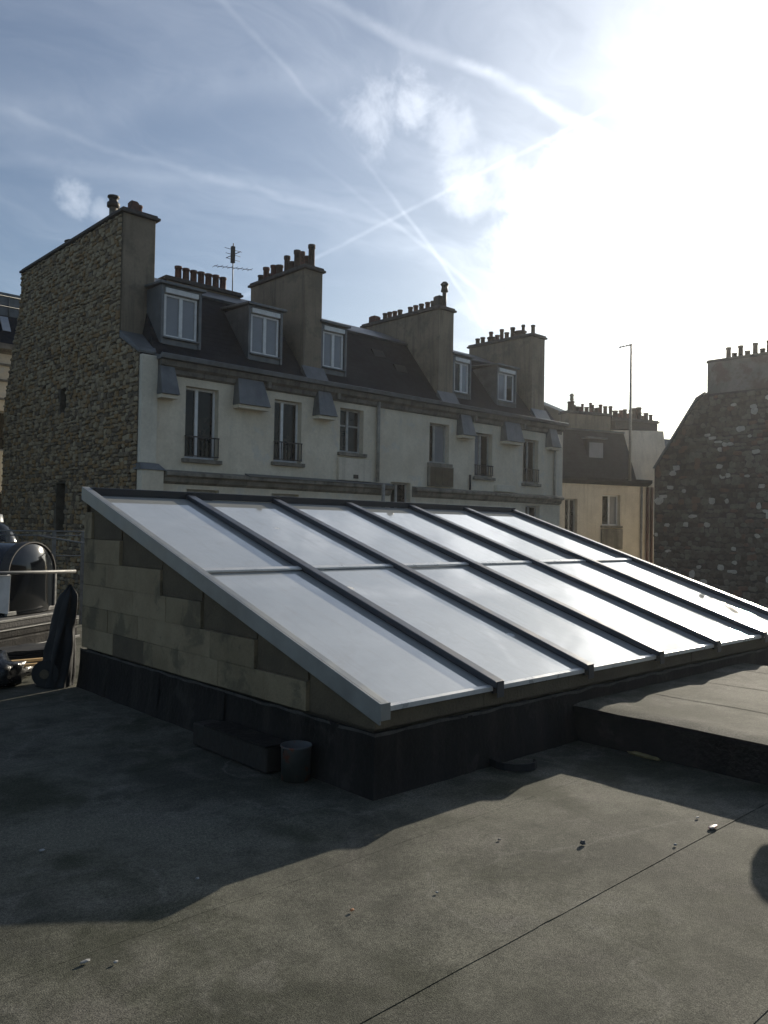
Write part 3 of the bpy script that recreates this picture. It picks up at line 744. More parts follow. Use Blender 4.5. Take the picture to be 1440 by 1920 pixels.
# two dark rooflights low on the plain section of slope
for x0, zc in ((17.1, 7.15), (17.75, 6.72)):
    m = MB(); a, b = zc-.13, zc+.13
    m.hexa([(x0, ysl(a)-.03, a), (x0+.5, ysl(a)-.03, a), (x0+.5, ysl(a)+.1, a), (x0, ysl(a)+.1, a)], [(x0, ysl(b)-.08, b), (x0+.5, ysl(b)-.08, b), (x0+.5, ysl(b)+.1, b), (x0, ysl(b)+.1, b)])
    m.build('roof_hatch', soot_metal, A, org=AO, bevel=.01)
for x0, x1, zz, g in ((9.30, 10.40, 7.42, (None, None)), (11.80, 12.90, 7.42, (None, None)), (14.24, 15.20, 7.40, (None, None)), (19.82, 20.74, 7.38, (win_m, curt_sky_m)), (22.12, 23.22, 7.36, (curt_sky_m, win_m))):
    dormer(A, AO, x0, x1, 17.95, 6.03, zz, ysl, gm=g)
# chimneys
def rp(r): return r
rnd = random.Random(3)
stack(A, AO, 8.645, 9.50, 18.72, 25.6, 6.0, 9.20, [(8.95, 18.85, 9.32, .22, .10, pot_m, True), (9.22, 19.1, 9.32, .30, .085, pot_m)], cap=.09, label='broad brown chimney wall behind the stone gable')
c2 = [(20.5, .20, .08), (20.25, .36, .08), (20.02, .16, .08), (19.8, .32, .08), (19.55, .28, .09), (19.3, .48, .075), (19.02, .28, .08), (18.75, .50, .08), (18.5, .42, .06), (18.27, .26, .075), (18.08, .50, .08)]
stack(A, AO, 13.60, 14.24, 17.93, 20.62, 5.85, 8.80, [(13.92+rnd.uniform(-.06, .06), y, 8.92, h*1.2+.05, r*1.2, pot_d if rnd.random() < .6 else pot_m) for y, h, r in c2])
c3 = [(21.45, .22, .13, pot_m, True), (20.9, .26, .075, pot_d), (20.66, .26, .075, pot_m), (20.4, .24, .075, pot_m), (20.14, .24, .075, pot_d), (19.63, .24, .075, pot_d), (19.37, .25, .075, pot_m), (19.1, .25, .075, pot_d), (18.81, .25, .075, pot_m), (18.56, .24, .075, pot_d), (18.28, .32, .12, soot_metal, True), (18.05, .78, .10, soot_metal, False, 1)]
stack(A, AO, 19.09, 19.80, 17.93, 21.7, 5.85, 8.76, [(19.45, y, 8.88, q[0]+.07, q[1]*1.15, *q[2:]) for y, *q in c3])
c4 = [(20.9, .26, .08), (20.6, .26, .08), (20.2, .20, .15), (20.22, .42, .07), (19.9, .24, .08), (19.66, .42, .07), (19.42, .26, .08), (19.17, .42, .08), (18.75, .18, .2), (18.68, .44, .06), (18.2, .34, .07)]
stack(A, AO, 24.10, 24.88, 17.93, 21.0, 5.85, 8.74, [(24.48+rnd.uniform(-.05, .05), y, 8.86, h+.06, r*1.15, pot_d if rnd.random() < .7 else pot_m) for y, h, r in c4])
stack(A, AO, 10.7, 13.1, 20.4, 20.95, 8.1, 8.36, [(11.19+i*.243, 20.65, 8.49, .40+rnd.uniform(-.03, .03), .098, pot_m) for i in range(7)])
# zinc aprons where the stacks meet the slope
for x0, x1 in ((13.53, 14.31), (19.02, 19.87), (24.03, 24.95)):
    m = MB(); m.hexa([(x0, 17.62, 5.64), (x1, 17.62, 5.64), (x1, 17.95, 5.9), (x0, 17.95, 5.9)], [(x0, 17.66, 5.70), (x1, 17.66, 5.70), (x1, 17.91, 6.08), (x0, 17.91, 6.08)]); m.build('chimney_apron', zinc, A, org=AO)
m = MB(); m.hexa([(8.60, 17.66, 5.60), (9.02, 17.66, 5.60), (9.46, 18.72, 6.12), (8.60, 18.72, 6.12)], [(8.60, 17.64, 5.68), (9.04, 17.64, 5.68), (9.48, 18.715, 6.30), (8.60, 18.715, 6.30)]); m.build('chimney_apron', zinc, A, org=AO, bevel=.02)
# metal flue with cowl and a low cap on the party wall
m = MB(); m.tube([(8.95, 20.0, 9.2), (8.95, 20.0, 9.75)], .10, 12); fl = m.build('metal_flue', flue_m, A, org=AO)
m = MB(); m.lathe([(.10, 0), (.16, .02), (.16, .12), (.11, .16), (.11, .24), (.15, .26), (.15, .30), (0, .34)], (8.95, 20.0, 9.74), 12); m.build('cowl', soot_metal, fl, org=AO)
m = MB(); m.lathe([(.14, 0), (.16, .1), (.3, .12), (.1, .2), (0, .2)], (8.95, 22.4, 9.31), 12); m.build('metal_flue', soot_metal, A, org=AO)
# rubble gable
def g_lo(z): return 17.68 if z < 5.62 else (17.68+(z-5.62)/.48*1.06 if z < 6.1 else 18.74)
def g_hi(z): return 25.62 if z > 8.4 else (25.62+(8.4-z)/3.1*1.24 if z > 5.3 else 26.86)
slits = [(21.94, 22.34, 4.62, 5.26), (21.86, 22.46, 1.30, 2.66)]
m = MB(); wall_holes(m, 17.66, 26.9, GZ, 5.3, 8.62, slits, .34, 'y', 1)
m.prism([(17.66, 5.3), (26.9, 5.3), (25.66, 8.4), (25.66, 9.18), (18.73, 9.18), (18.73, 6.08), (17.66, 5.6)], 8.62, 8.64, 'x')
m.box(8.66, 8.98, 26.86, 26.9, GZ, 5.3); m.box(8.62+.341, 8.98, 21.7, 22.6, .9, 5.4)
gab = m.build('gable_wall', mortar, A, org=AO, label='rough coursed stone gable wall with two narrow slits', recalc=False)
for s in slits: MB().box(8.90, 8.93, s[0]+.002, s[1]-.002, s[2]+.002, s[3]-.002).build('slit_pane', win_m, gab, org=AO)
def pickA(r, y, z):
    t = max(0, min(1, (z-2.5)/5.5)) + .25*nz(y*.8, z*.8, 4)
    w = [.24+.10*t, .20+.40*t, .20+.10*(1-t)*(1+1.6*nz(y*.6, z*.6, 9)), .22, max(.04, .24*(1-t))]
    return r.choices(range(5), [max(.01, q) for q in w])[0]
stone_gable(gab, AO, 8.62, -1, g_lo, g_hi, 9.16, -.8, slits, (.080, .140), (.10, .27), stones_warm, pickA, 5, lambda c: c.z > .5)

# antennas stand on the roof
an = thing('rooftop_antenna', 'thin television antenna between the first two chimneys of the pale building', 'antenna', (15.18, 24.15, 9.374))
an.scale = (1.15, 1.15, 1.15)
m = MB(); m.tube([(13.2, 21, 8.36), (13.2, 21, 10.15)], .016, 6); m.build('mast', soot_metal, an, org=(13.2, 21, 8.36))
m = MB()
for z, l in ((9.95, .30), (9.80, .26), (9.65, .24)):
    m.tube([(13.2-l, 21.0, z), (13.2+l, 21.0, z)], .008, 5)
m.tube([(13.2, 20.6, 9.8), (13.2, 21.4, 9.8)], .012, 5)
m.box(13.14, 13.24, 20.95, 21.05, 9.55, 10.05); m.build('upper_array', soot_metal, an, org=(13.2, 21, 8.36))
m = MB(); m.tube([(12.72, 21.3, 9.42), (13.75, 20.8, 9.42)], .010, 5)
for k in range(8):
    x = 12.75+k*.135; m.tube([(x, 21.28-k*.065-.16, 9.42), (x, 21.28-k*.065+.16, 9.42)], .006, 5)
m.build('yagi_array', soot_metal, an, org=(13.2, 21, 8.36))

# ------------------------------------------------------------------ cream building beyond (turned 19 degrees)
CS = 1.3; C0 = Vector((37.22, 25.64, GZ)); CR = rad(-19)
CB = thing('cream_building', 'cream rendered building with dark slate mansard beyond the pale facade', 'building', C0, CR)
O = (0, 0, 0); H = -GZ
CB.scale = (CS, CS, CS)
def cz(z): return z+6.554
m = MB(); holes = [(.22, .86, cz(1.2), cz(2.97)), (2.18, 3.16, cz(1.86), cz(3.2)), (5.0, 5.4, cz(1.5), cz(3.3))]
wall_holes(m, -3.2, 6.6, 0, cz(3.7), 0, holes, .25, 'x', 1); m.build('facade_wall', cream, CB, recalc=False)
m = MB().box(-3.2, 6.58, .3, 8, 0, cz(3.6)); m.build('inner_block', ledge_m, CB)
for h in holes: window(CB, O, h[0]+.004, h[1]-.004, h[2]+.004, h[3]-.004, .18, white_f if h[0] > 1 else grey_f, (win_m, curt_sky_m) if h[0] > 1 else (win_m, win_m), sill=.04)
m = MB().box(2.1, 3.24, -.10, -.002, cz(.84), cz(1.72)); m.build('spandrel_box', ledge_m, CB, bevel=.02)
m = MB().prism([(.0, cz(3.62)), (-.18, cz(3.70)), (-.28, cz(3.78)), (-.28, cz(3.90)), (.3, cz(3.95)), (.3, cz(3.62))], -3.2, 4.7, 'x'); m.build('gutter', slate, CB)
m = MB().prism([(-.1, cz(3.90)), (.75, cz(6.0)), (.9, cz(6.1)), (5, cz(6.25)), (5, cz(3.9))], -3.2, 3.95, 'x'); m.build('mansard_roof', slate, CB)
m = MB().prism([(.72, cz(6.0)), (.68, cz(6.08)), (5, cz(6.38)), (5, cz(6.25))], -3.2, 3.95, 'x'); m.build('upper_roof', zinc, CB)
m = MB(); m.box(1.56, 2.5, .28, .9, cz(4.68), cz(5.62)); dd = m.build('dormer', slate, CB, bevel=.02)
m = MB(); m.box(1.66, 2.4, .262, .279, cz(4.80), cz(5.46)); m.build('pane', curt_sky_m, dd)
m = MB(); m.box(1.50, 2.56, .16, 1.0, cz(5.622), cz(5.69)); m.build('dormer_roof', zinc, dd)
# rendered flank wall with the long stack of pots above
m = MB(); m.hexa([(4.30, .35, cz(3.70)), (6.02, .06, cz(3.70)), (6.02, 3.5, cz(3.70)), (4.30, 3.5, cz(3.70))], [(3.60, 1.1, cz(6.20)), (6.02, .5, cz(6.24)), (6.02, 3.5, cz(6.24)), (3.60, 3.5, cz(6.20))])
m.build('flank_wall', cream, CB)
m = MB().prism([(.9, cz(3.7)), (1.9, cz(6.1)), (4, cz(6.1)), (4, cz(3.7))], 6.03, 8.2, 'x'); m.build('side_roof', zinc, CB)
rc = random.Random(21)
pots = []
for k in range(13):
    pots.append((1.38+k*.165, 1.4+rc.uniform(-.1, .1), cz(6.93), rc.uniform(.22, .50), rc.uniform(.06, .10), pot_d if rc.random() < .6 else pot_m))
pots.append((1.52, 1.35, cz(6.93), .78, .09, flue_m, False, 1))
stack(CB, O, 1.2, 3.55, 1.15, 1.75, cz(6.05), cz(6.80), pots)
pots = [(3.75+k*.17, 1.3+rc.uniform(-.1, .15), cz(6.78), rc.uniform(.18, .60), rc.uniform(.06, .12), pot_d if rc.random() < .7 else pot_m) for k in range(14)]
stack(CB, O, 3.62, 6.1, .95, 1.75, cz(6.25), cz(6.64), pots, m_=soot_metal)
for x in (4.62, 4.86): MB().tube([(x, -.08, cz(3.6)), (x, -.08, 0)], .07, 8).build('downpipe', brownpipe, CB)
m = MB().tube([(4.3, -.06, cz(3.6)), (4.3, -.06, 0)], .05, 8); m.build('downpipe', greypipe, CB)

ao = tuple(C0+Matrix.Rotation(CR, 3, 'Z') @ Vector((3.35*CS, -.36*CS, 0))); ao = (ao[0], ao[1], 4.5)
t2 = thing('mast_antenna', 'tall thin mast antenna with a short boom above the cream building', 'antenna', ao, CR)
m = MB(); m.tube([(0, 0, 0), (0, 0, 7.75)], [.085, .06], 6); m.tube([(0, 0, .1), (0, .42, .1)], .04, 6); m.build('mast', galv, t2)
m = MB(); m.tube([(-.85, 0, 7.45), (.08, 0, 7.72)], .04, 5)
for k in range(4): m.tube([(-.78+k*.22, 0, 7.27+k*.07), (-.78+k*.22, 0, 7.68+k*.07)], .022, 4)
m.build('boom', galv, t2)

# ------------------------------------------------------------------ stone gable house on the right
DX = 36.0; DO = (40, 12, GZ)
Dh = thing('gable_house', 'dark rubble stone gable house on the right with short pots along its top', 'house', DO)
def d_lo(z): return 0.0
def d_hi(z): return 19.44 if z < 4.62 else (19.44-(z-4.62)/3.13*2.13 if z < 7.75 else 17.0)
m = MB(); m.prism([(0, GZ), (19.47, GZ), (19.47, 4.65), (17.34, 7.78), (17.0, 7.98), (0, 7.98)], DX, DX+.4, 'x')
dg = m.build('gable_wall', mortar_d, Dh, org=DO)
m = MB(); m.prism([(6, GZ), (19.3, GZ), (19.3, 4.4), (17.2, 7.5), (6, 7.7)], DX+.4, DX+9, 'x'); m.build('house_body', plaster, Dh, org=DO)
m = MB(); m.prism([(19.47, 4.67), (19.55, 4.69), (17.43, 7.88), (17.02, 8.10), (17.02, 8.0), (17.34, 7.80)], DX-.06, DX+9, 'x'); m.build('verge_flashing', zinc, Dh, org=DO)
def pickD(r, y, z): return r.choices(range(5), [.36, .26, .22, .10, .06+.08*max(0, nz(y*.5, z*.5, 2))])[0]
stone_gable(dg, DO, DX, -1, d_lo, d_hi, 7.9, -2.5, [], (.15, .28), (.18, .46), stones_dark, pickD, 8, lambda c: c.y > 11.5 and c.z > -1.8)
dp = [(16.15, .56, .11), (15.88, .26, .12), (15.6, .56, .11), (15.29, .28, .12), (14.95, .58, .11), (14.63, .28, .12), (14.35, .60, .11), (14.0, .3, .12), (13.65, .58, .11), (13.3, .3, .12)]
stack(Dh, DO, DX+.03, DX+.95, 11.6, 16.93, 7.985, 9.42, [(DX+.48, y, 9.54, h, r, pot_d) for y, h, r in dp], m_=mat('grey_chimney_render', (.15, .135, .125), (.22, .20, .185), .92, 1.6, bump=.3, bscale=14, spots=((.12, .075, .06), 1.4, .5, .7)), cap=.04)

# ------------------------------------------------------------------ far buildings
EO = (7, 34, GZ)
Eb = thing('office_building', 'stepped building with pale stone bands behind the rubble gable at far left', 'building', EO)
EF = 32.0
m = MB(); hl = []
for k in range(6):
    for z0 in (4.25, 1.2): hl.append((10.15-k*1.9-.85, 10.15-k*1.9+.35, z0, z0+1.5))
wall_holes(m, -1, 11.6, GZ, 8.1, EF, hl, .3, 'x', 1); m.build('facade_wall', plaster, Eb, org=EO, recalc=False)
m = MB().box(-1, 11.6, EF+.36, 40, GZ, 8.1); m.build('inner_block', ledge_m, Eb, org=EO)
for h in hl: window(Eb, EO, h[0]+.004, h[1]-.004, h[2]+.004, h[3]-.004, EF+.2, grey_f, rail=.5)
for z in (6.15, 6.85, 7.45): MB().box(-1, 11.6, EF-.06, EF-.002, z, z+.08).build('stone_band', ledge_m, Eb, org=EO)
MB().prism([(EF-.001, 7.9), (EF-.3, 8.05), (EF-.3, 8.25), (EF+.3, 8.3)], -1, 11.6, 'x').build('cornice', ledge_m, Eb, org=EO)
m = MB().prism([(EF+.05, 8.3), (EF+.9, 9.55), (40, 9.6), (40, 8.1)], -1, 11.6, 'x'); m.build('mansard_roof', slate, Eb, org=EO)
for k in range(9):
    x = 11.1-k*.85
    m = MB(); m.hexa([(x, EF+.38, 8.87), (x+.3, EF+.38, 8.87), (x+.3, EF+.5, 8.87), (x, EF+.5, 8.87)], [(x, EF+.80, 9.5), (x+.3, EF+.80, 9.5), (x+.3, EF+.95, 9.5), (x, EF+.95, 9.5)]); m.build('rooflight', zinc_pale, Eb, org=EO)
MB().box(-1, 11.4, EF+1.2, 39, 9.62, 10.55).build('attic_block', zinc, Eb, org=EO, bevel=.03)
m = MB()
for k in range(16): m.tube([(11.3-k*.6, EF+1.15, 9.6), (11.3-k*.6, EF+1.15, 10.4)], .02, 5)
m.tube([(11.3, EF+1.15, 10.4), (1, EF+1.15, 10.4)], .02, 5); m.tube([(11.3, EF+1.15, 10.0), (1, EF+1.15, 10.0)], .015, 5); m.build('roof_railing', galv, Eb, org=EO)

ZO = (46, 32, GZ)
Zb = thing('zinc_roof_house', 'distant house with pale sunlit zinc roof just right of the last brown chimney', 'house', ZO)
m = MB().box(40, 53, 30.2, 36, GZ, 8.2); m.build('house_wall', plaster, Zb, org=ZO)
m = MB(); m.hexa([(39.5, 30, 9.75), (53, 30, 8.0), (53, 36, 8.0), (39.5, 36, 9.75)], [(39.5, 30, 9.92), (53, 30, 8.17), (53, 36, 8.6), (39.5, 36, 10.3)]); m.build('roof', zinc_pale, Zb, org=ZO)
stack(Zb, ZO, 41.0, 43.6, 33, 33.8, 9.0, 10.3, [(41.4+k*.8, 33.4, 10.42, .45, .16, pot_d) for k in range(3)])

# ------------------------------------------------------------------ left corner of the roof
BR = rad(33); BO = Vector((3.33, 10.32, 0))
kb = thing('roof_kerb', 'stepped pale kerb running behind the debris at the left roof edge', 'kerb', BO, BR)
MB().box(-2.2, 1.55, .0, .9, -.01, .16).build('kerb_step', bitumen, kb, bevel=.02)
MB().box(-2.2, 1.55, .005, .9, .1605, .27).build('kerb_step', bitumen, kb, bevel=.02)
MB().box(-2.2, 1.50, .04, .9, .2705, .37).build('kerb_coping', capst, kb, bevel=.02)
MB().box(-2.25, 1.56, -.01, .06, .255, .2702).build('edge_trim', galv, kb, bevel=.004)
MB().box(-2.25, 1.52, .03, .10, .355, .385).build('edge_trim', galv, kb, bevel=.004)
MB().box(-2.25, 1.56, -.03, .02, .0, .035).build('edge_trim', galv, kb, bevel=.004)

bv = thing('barrel_rooflight', 'black glossy arched rooflight with a bright metal hoop behind the handrail', 'rooflight', tuple(BO+Vector((-math.sin(BR)*.30, math.cos(BR)*.30, .388))), BR)
bx0, bx1, bh, br_ = .50, 1.44, .53, .47
xc = (bx0+bx1)/2
def arc(r, zc=bh, n=18, sq=.86): return [(xc+r*math.cos(math.pi*k/n), zc+r*sq*math.sin(math.pi*k/n)) for k in range(n+1)]
def shell(mb, r, y0, y1, n=18):
    pts = [(xc+r, 0.0)]+arc(r, n=n)+[(xc-r, 0.0)]
    mb.add([(p[0], y0, p[1]) for p in pts]+[(p[0], y1, p[1]) for p in pts], [(i, i+1, len(pts)+i+1, len(pts)+i) for i in range(len(pts)-1)], 0, True)
m = MB(); shell(m, br_, .04, 2.2); m.build('barrel_glazing', smoke_m, bv, recalc=False)
m = MB()
def bulge(u, v):
    t = math.pi*u; top = (xc+(br_-.012)*math.cos(t), bh+(br_-.012)*.86*math.sin(t))
    k = v; return (xc+(top[0]-xc)*k, .02-.10*(1-k*k), bh+(top[1]-bh)*k)
m.grid(bulge, 24, 8)
m.grid(lambda u, v: (xc+(br_-.012)*(2*u-1), .02-.10*(1-(2*u-1)**2)*(1-.4*v), bh*(1-v)), 12, 4)
m.build('end_pane', smoke_m, bv, recalc=False)
def hoop(y0, y1, ro, ri):
    m = MB(); po_ = arc(ro); pi_ = arc(ri); n = len(po_)
    vs = [(p[0], y, p[1]) for y in (y0, y1) for p in po_]+[(p[0], y, p[1]) for y in (y0, y1) for p in pi_]
    fs = []
    for i in range(n-1):
        fs += [(i, i+1, n+i+1, n+i), (2*n+i, 2*n+i+1, 3*n+i+1, 3*n+i), (i, i+1, 2*n+i+1, 2*n+i), (n+i, n+i+1, 3*n+i+1, 3*n+i)]
    m.add(vs, fs, 0, False); return m
hoop(.0, .14, br_+.012, br_-.006).build('metal_hoop', soot_metal, bv)
hoop(1.1, 1.18, br_+.02, br_-.01).build('metal_hoop', galv, bv)
MB().box(xc-br_-.03, xc+br_+.03, -.01, .03, -.003, .05).build('base_rail', galv, bv, bevel=.004)
MB().box(xc+br_-.02, xc+br_+.03, -.005, .06, .051, bh).build('corner_post', galv, bv, bevel=.01)
MB().box(xc-br_-.05, xc-br_+.02, -.005, .06, .051, bh).build('corner_post', alu_dark, bv, bevel=.01)

dm = thing('dome_rooflight', 'dark acrylic dome with pale top edge half out of frame at far left', 'rooflight', (4.05, 13.05, 0))
m = MB(); m.lathe([(.52, 0), (.52, .02), (.50, 1.06), (.46, 1.08)], (0, 0, 0), 24); m.build('dome_curb', bitumen, dm)
m = MB(); m.lathe([(.42*math.cos(t*math.pi/2/9), 1.10+.52*math.sin(t*math.pi/2/9)) for t in range(10)], (0, 0, 0), 24); m.build('dome_shell', smoke_m, dm)
m = MB(); m.lathe([(.46, 1.07), (.48, 1.12), (.43, 1.14)], (0, 0, 0), 24); m.build('dome_ring', galv, dm)
m = MB(); m.lathe([(.16, 1.585), (.14, 1.70), (.05, 1.72), (0, 1.72)], (0, 0, 0), 16); m.build('dome_vent', zinc, dm)

hr = thing('handrail', 'galvanised handrail crossing in front of the black arched rooflight', 'handrail', (3.4, 10.0, 0))
m = MB(); m.tube([(2.0, 10.0, .99), (4.10, 10.0, .99)], .022, 10); m.build('top_rail', galv, hr, org=(3.4, 10, 0))
for x in (2.1, 3.05): MB().tube([(x, 10.0, 0), (x, 10.0, .99)], .018, 8).build('rail_post', galv, hr, org=(3.4, 10, 0))
m = MB(); m.hexa([(3.0, 10.03, .56), (3.32, 10.03, .50), (3.32, 10.05, .50), (3.0, 10.05, .56)], [(3.0, 10.03, .96), (3.34, 10.03, .96), (3.34, 10.05, .96), (3.0, 10.05, .96)])
tag(m.build('white_sheet', white_f, bevel=.003, org=(3.17, 10.04, .5)), 'white sheet hanging below the left end of the galvanised handrail', 'sheet', loc=(3.17, 10.04, .5))

gr = thing('guard_fence', 'thin galvanised guard rails on posts in front of the stone gable foot', 'railing', (4.8, 12.5, 0))
go = (4.8, 12.5, 0)
for z in (1.46, 1.395, 1.08): MB().tube([(3.9, 12.5, z), (6.3, 12.5, z)], .013, 6).build('rail', galv, gr, org=go)
m = MB().tube([(4.55, 12.5, 1.39), (4.75, 11.2, 1.30)], .014, 6); m.build('rail', galv, gr, org=go)
for x in (4.10, 4.78, 5.23, 6.2): MB().box(x-.025, x+.025, 12.48, 12.52, 0, 1.46).build('rail_post', galv, gr, org=go)

# debris by the back corner of the skylight
def blob(name, c, r, m_, seed, amp=.35, sq=(1, 1, .7), sub=3, fr=2.2):
    bm = bmesh.new(); bmesh.ops.create_icosphere(bm, subdivisions=sub, radius=1)
    for v in bm.verts:
        d = v.co.normalized(); k = 1+amp*nz(d.x*fr+seed, d.y*fr, d.z*fr)+amp*.5*abs(nz(d.x*5+seed, d.y*5, d.z*5+3))
        v.co = Vector((d.x*r*sq[0]*k, d.y*r*sq[1]*k, max(d.z*k, -.62)*r*sq[2]))
    zmin = min(v.co.z for v in bm.verts)
    for v in bm.verts: v.co.z -= zmin
    for f in bm.faces: f.smooth = (sub > 2)
    me = bpy.data.meshes.new(name); bm.to_mesh(me); bm.free(); me.materials.append(m_)
    o = link(name, me); o.location = c
    return o


tag(blob('rubbish_bag', (2.60, 8.25, .012), .23, bag_m, 1, .5, (1.2, .9, .75)), 'crumpled black plastic bag lying at the left edge near the timber strips', 'bag')
tag(blob('rubbish_bag', (2.86, 8.62, .012), .17, bag_m, 7, .5, (1.3, .8, .6)), 'smaller black plastic bag behind the crumpled one, touching the timber strips', 'bag')
rl = thing('felt_roll', 'rolled length of dark roofing felt in front of the timber strips beside the skylight corner', 'roll', (2.95, 7.86, 0))
m = MB(); m.tube([(0, 0, .145), (.28, .30, .145)], .13, 18, smooth=True); m.build('roll_body', tarp_m, rl)
m = MB(); m.tube([(-.012, -.013, .145), (-.002, -.002, .145)], .045, 12); m.build('roll_core', board_d, rl)
for (a, b, c, d, z, z2, t) in ((2.62, 8.30, 3.36, 8.56, .235, .185, 'upper pale timber strip lying across the black plastic bags'), (2.66, 8.20, 3.34, 8.42, .205, .160, 'lower pale timber strip lying across the black plastic bags')):
    m = MB(); m.hexa([(a, b-.022, z-.028), (c, d-.022, z2-.028), (c, d+.022, z2-.028), (a, b+.022, z-.028)], [(a, b-.022, z), (c, d-.022, z2), (c, d+.022, z2), (a, b+.022, z)])
    tag(m.build('timber_strip', wood_y, org=((a+c)/2, (b+d)/2, z2), bevel=.002), t, 'timber', loc=((a+c)/2, (b+d)/2, z2))
sb = thing('felt_offcuts', 'stack of dark felt offcuts lying between the kerb and the timber strips', 'offcuts', (3.35, 9.35, 0))
for k in range(4):
    a = rb.uniform(-.05, .05); m = MB(); m.grid(lambda u, v, k=k, a=a: (-.34+.62*u+a, -.2+.4*v+a, .04+k*.045+.02*nz(u*3+k, v*3)+.03*u*v), 8, 6)
    m.grid(lambda u, v, k=k, a=a: (-.34+.62*u+a, -.2+a, .005+k*.045+.035*v), 8, 1); m.grid(lambda u, v, k=k, a=a: (-.34+a, -.2+.4*u+a, .005+k*.045+.035*v), 6, 1)
    m.build('felt_piece', tarp_m, sb, recalc=False)
# tarpaulin bunched upright at the corner
def tarp(u, v):
    t = 2*math.pi*u; z = .98*(1-v)
    r = (.10+.15*v**.8)*min(1, v*9+.05)+.022*math.sin(t*6+v*4)*min(1, v*5)+.012*math.sin(t*13+v*9)*v+.05*nz(math.cos(t)*2, math.sin(t)*2, v*4)
    return (3.20-.12*v+r*math.cos(t)*.62, 7.94+r*math.sin(t)*.7, max(.012, z+.04*nz(t, v*3)))
m = MB().grid(tarp, 60, 26)
tag(m.build('tarpaulin', tarp_m, org=(3.1, 8.05, 0), recalc=False), 'dark tarpaulin bunched upright against the back corner of the skylight', 'tarpaulin', loc=(3.1, 8.05, 0))

# things along the foot of the skylight
bm_ = thing('timber_beam', 'dark tarred beam lying along the foot of the skylight side wall', 'beam', (3.10, 4.74, 0))
m = MB().box(-.085, .085, -.46, .46, .014, .175); m.build('beam_body', wood_d, bm_, bevel=.012)
m = MB().box(-.095, .095, -.46, .30, .1755, .190); m.build('beam_cover', bitumen, bm_, bevel=.004)
tn = thing('paint_tin', 'small open rust streaked tin standing beside the dark beam', 'tin', (3.115, 4.10, .012))
m = MB(); m.lathe([(0, .004), (.088, .004), (.092, .0), (.096, .20), (.100, .203), (.100, .212), (.093, .212), (.088, .05), (0, .045)], (0, 0, 0), 28); m.build('tin_body', tin_m, tn)
m = MB(); m.tube([(-.098*math.cos(t), .098*math.sin(t)*.35, .20-.085*math.sin(t)) for t in [math.pi*k/10 for k in range(11)]], .003, 6); m.build('bail_handle', soot_metal, tn)
m = MB(); m.lathe([(0, .15), (.0895, .15)], (0, 0, 0), 24); m.build('tin_contents', soot_metal, tn)
m = MB(); pts = [(4.29, 3.50), (4.262, 3.42), (4.27, 3.36), (4.30, 3.30), (4.37, 3.245), (4.44, 3.235), (4.492, 3.255), (4.51, 3.29)]
for (a, b), (c, d) in zip(pts[:-1], pts[1:]):
    m.hexa([(a, b, .010), (c, d, .010), (c+.016, d+.024, .010), (a+.016, b+.024, .010)], [(a, b, .058), (c, d, .058), (c+.016, d+.024, .052), (a+.016, b+.024, .052)])
tag(m.build('rubber_offcut', tarp_m, org=(4.35, 3.3, 0)), 'curved black rubber offcut on the roof in front of the skylight', 'offcut', loc=(4.35, 3.3, 0))

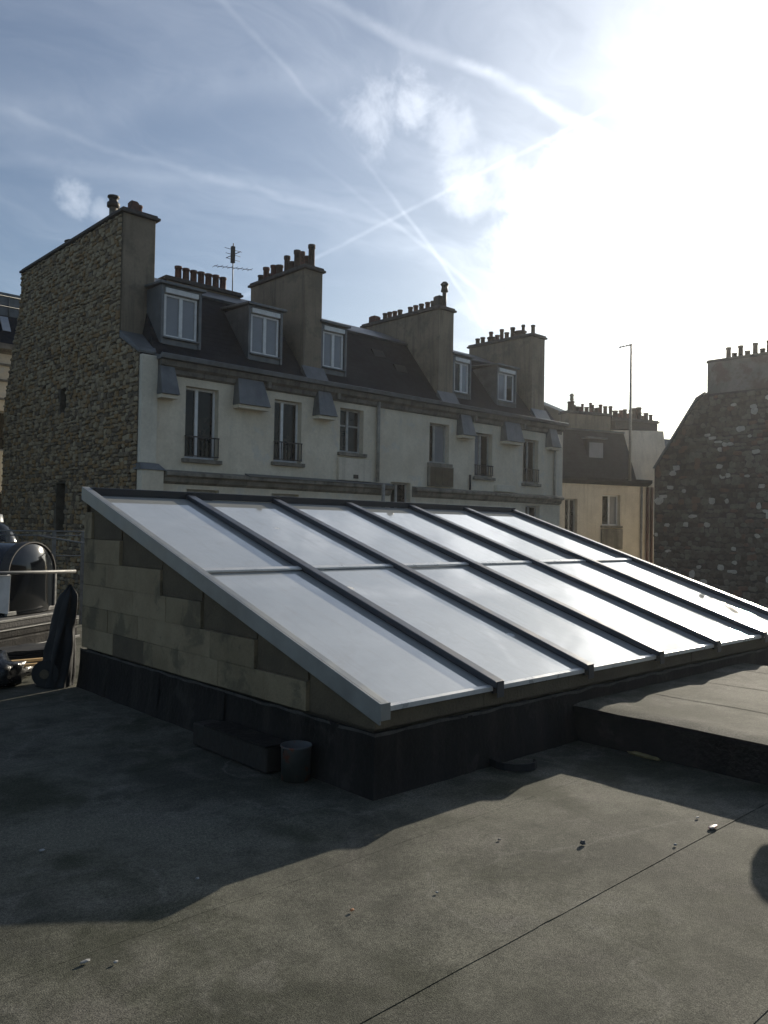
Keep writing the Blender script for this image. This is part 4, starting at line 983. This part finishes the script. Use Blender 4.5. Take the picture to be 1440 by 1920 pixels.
# litter on the felt
chip_w = mat('white_chip', (.22, .22, .21), (.34, .34, .33), .8, 20); chip_o = mat('orange_chip', (.42, .17, .07), (.5, .22, .1), .8, 20)
peb_m = mat('dark_pebble', (.05, .05, .052), (.09, .09, .092), .8, 20); wr = mat('red_print_wrapper', (.26, .22, .20), (.34, .10, .075), .4, 24, lo=.45, hi=.55)
ylw = mat('yellow_wool', (.13, .105, .045), (.18, .145, .065), .9, 20)
for c, r, m_, sq, nm, lb, ct in [
    ((3.584, 2.308, .012), .030, peb_m, (1.1, .9, .8), 'pebble', 'dark pebble alone in the sunlit middle of the roof felt', 'pebble'),
    ((3.30, 2.62, .012), .018, peb_m, (1.2, .8, .5), 'pebble', 'small dark crumb left of the lone pebble, nearer the skylight shadow', 'pebble'),
    ((3.93, 1.99, .012), .020, chip_w, (1, .7, .6), 'plaster_chip', 'pale plaster chip between the lone pebble and the red wrapper', 'chip'),
    ((2.232, 2.537, .012), .018, chip_o, (1, .8, .6), 'tile_chip', 'orange chip of tile on the sunlit felt', 'chip'),
    ((1.249, 2.873, .012), .026, chip_w, (1.5, .6, .4), 'plaster_chip', 'flat white plaster chip at the lower left in the sun', 'chip'),
    ((1.33, 2.80, .012), .015, chip_w, (1.2, .8, .5), 'plaster_chip', 'tiny white chip just right of the flat one at lower left', 'chip'),
    ((1.501, 3.981, .012), .022, chip_w, (1.2, .9, .5), 'plaster_chip', 'white plaster chip in the shadow at the left edge', 'chip'),
    ((1.906, 3.219, .012), .018, chip_w, (1, .9, .5), 'plaster_chip', 'white plaster chip close to the edge of the skylight shadow', 'chip'),
    ((2.62, 2.42, .012), .014, chip_w, (1, .9, .5), 'plaster_chip', 'grey white crumb right of the orange chip', 'chip'),
    ((4.321, 1.974, .012), .045, wr, (1.6, .8, .35), 'wrapper', 'crumpled red and white wrapper at the end of the felt seam', 'wrapper'),
    ((4.40, 2.10, .012), .022, chip_w, (1.4, .6, .4), 'paper_scrap', 'white paper scrap behind the red and white wrapper', 'scrap')]:
    tag(blob(nm, c, r*.5, m_, len(lb), .4, sq, 2), lb, ct)
tag(blob('wool_scrap', (5.29, 2.92, .010), .075, ylw, 4, .4, (.28, 1.6, .2), 3), 'yellow insulation scrap at the foot of the platform side', 'scrap')

# unseen caster added on the platform, vent-shaped, out of frame to the right; it throws the rounded shadow at the right edge
mv = thing('vent_shadow_caster', 'unseen shadow caster added on the felt platform, shaped like a mushroom vent', 'shadow caster', (6.52, 2.17, .28))
m = MB(); m.lathe([(.12, 0), (.10, .02), (.085, .06), (.085, .50)], (0, 0, 0), 20); m.build('caster_pipe', galv, mv)
m = MB(); m.lathe([(.10, .46), (.16, .48), (.17, .54), (.145, .62), (.09, .67), (0, .68)], (0, 0, 0), 24); m.build('caster_cowl', zinc, mv)

# ------------------------------------------------------------------ haze volume added to imitate the lens glare veil
hm = bpy.data.materials.new('glare_haze'); hm.use_nodes = True
hn = hm.node_tree; hn.nodes.clear()
ho = hn.nodes.new('ShaderNodeOutputMaterial'); hv = hn.nodes.new('ShaderNodeVolumePrincipled')
hv.inputs['Color'].default_value = (.96, .96, .96, 1); hv.inputs['Density'].default_value = .0004; hv.inputs['Anisotropy'].default_value = .66
hn.links.new(hv.outputs[0], ho.inputs['Volume'])
MB().box(-322, 402, -322, 402, -11.8, 13.6).build('haze', hm, kind='stuff')
